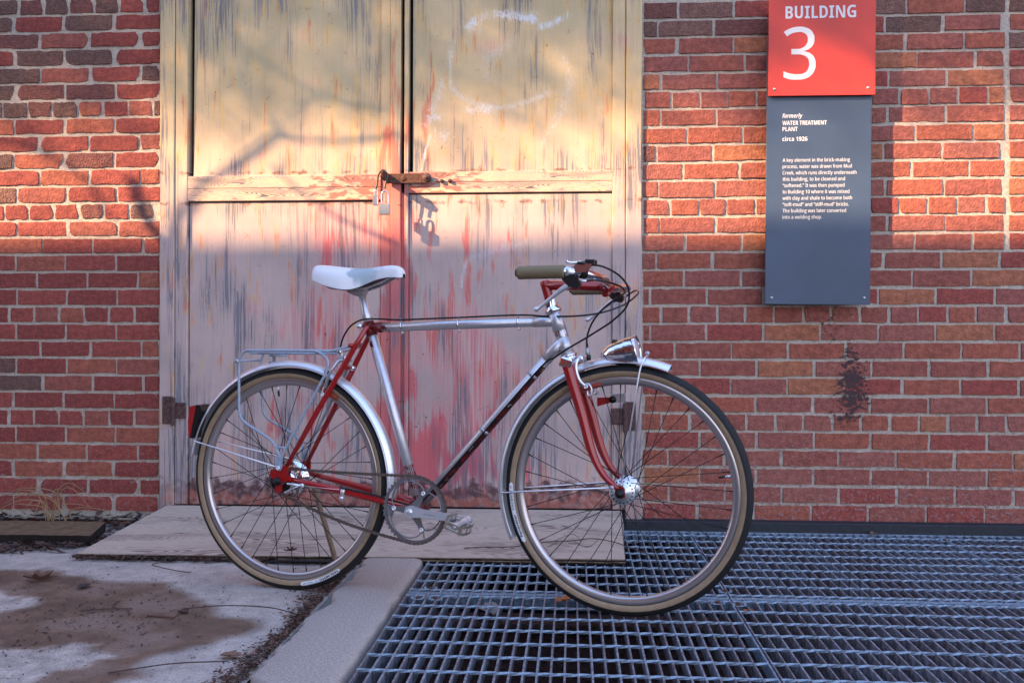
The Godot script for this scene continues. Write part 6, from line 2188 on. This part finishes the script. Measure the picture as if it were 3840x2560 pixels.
func make_lights() -> void:
	# chrome bullet headlamp on the front fender
	var ax := Vector3(0.985, 0.16, 0).normalized()
	var at := v(1.046, 0.386, 0.0)
	var st := stool()
	lathe(st, [Vector2(0.0, -0.100), Vector2(0.008, -0.098), Vector2(0.017, -0.089), Vector2(0.026, -0.072), Vector2(0.0325, -0.050), Vector2(0.0355, -0.034), Vector2(0.0368, -0.030), Vector2(0.0368, -0.026), Vector2(0.0378, -0.012), Vector2(0.0390, 0.0), Vector2(0.0382, 0.002), Vector2(0.037, 0.0), Vector2(0.034, -0.008)], aim(at, ax), 40)
	var lamp := obj("headlamp", st, mats.chrome, bike)
	st = stool()
	lathe(st, [Vector2(0.0355, -0.004), Vector2(0.026, 0.0), Vector2(0.012, 0.003), Vector2(0.0, 0.0035)], aim(at, ax), 32)
	obj("lamp_lens", st, mats.alloy, lamp)
	st = stool()
	tube(st, [at - ax * 0.062 + Vector3(0, 0.027, 0), at - ax * 0.060 + Vector3(0, 0.037, 0)], [0.009, 0.007], 12)
	obj("lamp_knob", st, mats.twig_brown, lamp)
	# tail light on the rear fender
	st = stool(true)
	var tx := Transform3D(Basis(Vector3.BACK, 0.0), v(-0.318, 0.160, 0.0))
	prism(st, PackedVector2Array([Vector2(0.017, 0.052), Vector2(0.004, 0.053), Vector2(-0.019, -0.050), Vector2(-0.008, -0.050), Vector2(0.0, -0.022), Vector2(0.026, 0.034)]), tx, 0.05)
	var tl := obj("tail_light", st, mats.black_plastic, bike)
	st = stool(true)
	prism(st, PackedVector2Array([Vector2(0.0035, 0.0525), Vector2(-0.022, 0.047), Vector2(-0.027, 0.0), Vector2(-0.0255, -0.045), Vector2(-0.0195, -0.050)]), tx, 0.048)
	obj("tail_lens", st, mats.red_lens, tl)
	# lamp tab brazed to the far fork blade
	st = stool(true)
	prism(st, PackedVector2Array([Vector2(-0.018, -0.012), Vector2(0.022, 0.0), Vector2(0.022, 0.014), Vector2(-0.018, 0.012)]), Transform3D(Basis.IDENTITY, v(0.944, 0.245, -0.05)), 0.004)
	obj("lamp_tab", st, mats.red_enamel, bike)
	st = stool()
	lathe(st, [Vector2(0, 0.008), Vector2(0.005, 0.008), Vector2(0.005, 0.004), Vector2(0.0095, 0.004), Vector2(0.010, -0.004)], Transform3D(Basis.IDENTITY, v(0.969, 0.253, -0.046)), 18)
	obj("lamp_tab_bolt", st, mats.black_plastic, bike)
	st = stool(true)
	box(st, Transform3D(Basis(Vector3.BACK, 0.1), v(0.985, 0.257, -0.052)), Vector3(0.04, 0.024, 0.003), 0.001)
	obj("lamp_bracket", st, mats.alloy_matt, bike)


func make_cables() -> void:
	var m: Material = mats.cable_black
	var r := 0.0026
	# rear brake: bar, loop, along the top tube, down to the rear caliper
	part_tube("brake_cable", curve([v(0.966, 0.540, -0.238), v(1.000, 0.553, -0.20), v(1.018, 0.540, -0.14), v(0.995, 0.508, -0.07), v(0.945, 0.484, 0.0), v(0.88, 0.4755, 0.020), v(0.80, 0.476, 0.010), v(0.718, 0.480, 0.006), v(0.543, 0.4745, 0.006), v(0.368, 0.4695, 0.006), v(0.30, 0.472, 0.010), v(0.255, 0.470, 0.024), v(0.218, 0.452, 0.026), v(0.192, 0.420, 0.022), v(0.178, 0.388, 0.016)], 8), r, m, 8)
	part_tube("cable_ferrule", [v(0.178, 0.390, 0.016), v(0.1745, 0.374, 0.015)], 0.0036, mats.dark_bolt, 8)
	part_tube("brake_wire", [v(0.1745, 0.374, 0.015), v(0.166, 0.352, 0.018)], 0.0008, mats.alloy, 5)
	# front brake: near lever round to the front caliper
	part_tube("brake_cable", curve([v(0.968, 0.5535, 0.238), v(0.990, 0.5555, 0.225), v(1.012, 0.552, 0.19), v(1.028, 0.545, 0.13), v(1.024, 0.534, 0.06), v(0.996, 0.522, 0.02), v(0.957, 0.495, 0.012), v(0.928, 0.460, 0.012), v(0.914, 0.425, 0.012), v(0.912, 0.402, 0.012)], 8), r, m, 8)
	# gear cable: trigger, big loop, down tube, chain stay
	part_tube("gear_housing", curve([v(0.991, 0.591, 0.234), v(1.012, 0.585, 0.22), v(1.035, 0.568, 0.17), v(1.044, 0.540, 0.11), v(1.030, 0.50, 0.06), v(0.985, 0.462, 0.030), v(0.925, 0.425, 0.022), v(0.87, 0.393, 0.024), v(0.826, 0.366, 0.018), v(0.78, 0.333, 0.0145), v(0.60, 0.134, 0.0145), v(0.47, -0.010, 0.018), v(0.435, -0.045, 0.026)], 8), r, m, 8)
	part_tube("gear_housing", curve([v(0.44, -0.052, 0.034), v(0.40, -0.046, 0.040), v(0.33, -0.030, 0.047), v(0.26, -0.0175, 0.051), v(0.20, -0.008, 0.056)], 6), r, m, 8)


# ------------------------------------------------------------------ beyond the frame: what throws the shade
func make_surroundings() -> void:
	# the building across the yard; its parapet ends the shade on the wall
	var zf := 4.6
	var dz := zf
	var edge := 1.118 + 0.95 * dz
	var b := thing("opposite_building", "plain brick building across the yard, left of and behind the camera", "building", Vector3(0, 0, zf))
	var st := stool(true)
	bx(st, Vector3(-30, -0.1, 0.0), Vector3(-2.3, edge - 0.16, 7.0))
	obj("wall", st, mats.rough_wall, b)
	st = stool(true)
	bx(st, Vector3(-30.1, edge - 0.16, 0.0), Vector3(-2.2, edge, 7.1), 0.0)
	obj("parapet", st, mats.concrete, b)
	for i in 6:
		for j in 2:
			st = stool(true)
			var x := -28.0 + i * 4.0
			bx(st, Vector3(x, 0.8 + j * 2.4, -0.03), Vector3(x + 1.4, 2.4 + j * 2.4, 0.02))
			obj("window", st, mats.window_glass, b)

	# bare tree whose branches throw the soft shadows: each limb's shade was
	# read off the wall and carried back along the sun to where the limb grows
	var tree := thing("bare_tree", "leafless tree in the yard, left of and behind the camera", "tree", Vector3(-6.6, 0, 2.4))
	var back := func(p: Vector2, far: float) -> Vector3:
		return Vector3(p.x, p.y, 0) - SUN_WAY * far - Vector3(-6.6, 0, 2.4)
	var limbs := [
		[[Vector2(-1.62, 2.25), Vector2(-1.428, 2.038), Vector2(-1.297, 1.883), Vector2(-1.216, 1.815), Vector2(-1.074, 1.739), Vector2(-0.988, 1.69), Vector2(-0.719, 1.613)], 3.3, 0.019],
		[[Vector2(-1.0, 2.2), Vector2(-1.148, 2.02), Vector2(-1.216, 1.924), Vector2(-1.297, 1.877)], 3.4, 0.020],
		[[Vector2(-1.32, 1.90), Vector2(-1.309, 1.841), Vector2(-1.303, 1.707), Vector2(-1.277, 1.609)], 3.4, 0.013],
		[[Vector2(-1.216, 1.825), Vector2(-1.228, 1.681), Vector2(-1.172, 1.547)], 3.4, 0.014],
		[[Vector2(-0.5, 2.05), Vector2(-0.719, 1.86), Vector2(-0.988, 1.69), Vector2(-1.147, 1.559)], 3.9, 0.015],
		[[Vector2(-0.6, 1.50), Vector2(-0.718, 1.511), Vector2(-1.086, 1.516), Vector2(-1.16, 1.541)], 3.0, 0.012],
		[[Vector2(-1.14, 1.53), Vector2(-1.18, 1.535), Vector2(-1.302, 1.445), Vector2(-1.439, 1.349), Vector2(-1.54, 1.20), Vector2(-1.60, 1.07), Vector2(-1.75, 0.9)], 2.6, 0.017],
		[[Vector2(-0.6, 1.06), Vector2(-0.718, 1.12), Vector2(-0.913, 1.199), Vector2(-1.024, 1.273), Vector2(-1.2, 1.42)], 2.8, 0.010],
		[[Vector2(-1.75, 1.35), Vector2(-1.70, 1.20), Vector2(-1.58, 1.08), Vector2(-1.46, 1.02), Vector2(-1.40, 0.9)], 2.4, 0.022],
		[[Vector2(-2.3, 2.1), Vector2(-1.95, 1.9), Vector2(-1.62, 1.79)], 4.4, 0.020],
		[[Vector2(-2.5, 1.55), Vector2(-2.2, 1.5), Vector2(-1.95, 1.36), Vector2(-1.85, 1.2)], 3.2, 0.013]]
	for q in limbs:
		var pts := []
		for k in q[0].size():
			pts.append(back.call(q[0][k], q[1] * 0.68 + 0.1 * sin(k * 1.7 + q[1])))
		if q[0][0].y > 2.0 and q[0][0].x < -0.9:
			pts.push_front(Vector3(0.15, 5.8, -0.2))
		pts = curve(pts, 5)
		var rad := []
		for k in pts.size():
			rad.append(q[2] * 0.84 * lerpf(1.15, 0.75, float(k) / pts.size()))
		st = stool()
		tube(st, pts, rad, 7)
		obj("limb", st, mats.bark, tree)
	st = stool()
	tube(st, curve([Vector3(0, -0.1, 0), Vector3(0.05, 1.6, 0), Vector3(-0.1, 3.2, 0.1), Vector3(0.1, 4.6, 0.0), Vector3(0.15, 5.8, -0.2), Vector3(0.2, 7.0, -0.3), Vector3(0.4, 8.4, -0.3)], 6), 0.13, 12)
	obj("trunk", st, mats.bark, tree)
	# fine twigs of the upper crown: they dim the top of the wall
	var r := RandomNumberGenerator.new()
	r.seed = 88
	st = stool()
	tube(st, [Vector3(-0.5, 0, 0), Vector3(0.5, 0, 0)], 0.0055, 4, false)
	st.generate_normals()
	var mm := MultiMesh.new()
	mm.transform_format = MultiMesh.TRANSFORM_3D
	mm.mesh = st.commit()
	var places := []
	while places.size() < 6400:
		var p := Vector2(r.randf_range(-3.0, 2.6), r.randf_range(1.35, 2.9))
		if r.randf() > clampf((p.y - 1.45) * 1.3, 0.0, 1.0):
			continue
		var at: Vector3 = back.call(p, r.randf_range(4.2, 5.2))
		var dirv := Vector3(r.randfn(0, 1), r.randfn(0.3, 0.8), r.randfn(0, 1)).normalized()
		var bs := Basis(Quaternion(Vector3.RIGHT, dirv)).scaled_local(Vector3(r.randf_range(0.15, 0.45), 1, 1))
		places.append(Transform3D(bs, at))
	mm.instance_count = places.size()
	for i in places.size():
		mm.set_instance_transform(i, places[i])
	var tw := MultiMeshInstance3D.new()
	tw.name = "twigs"
	tw.multimesh = mm
	tw.material_override = mats.bark
	tw.set_meta("kind", "stuff")
	tree.add_child(tw, true)
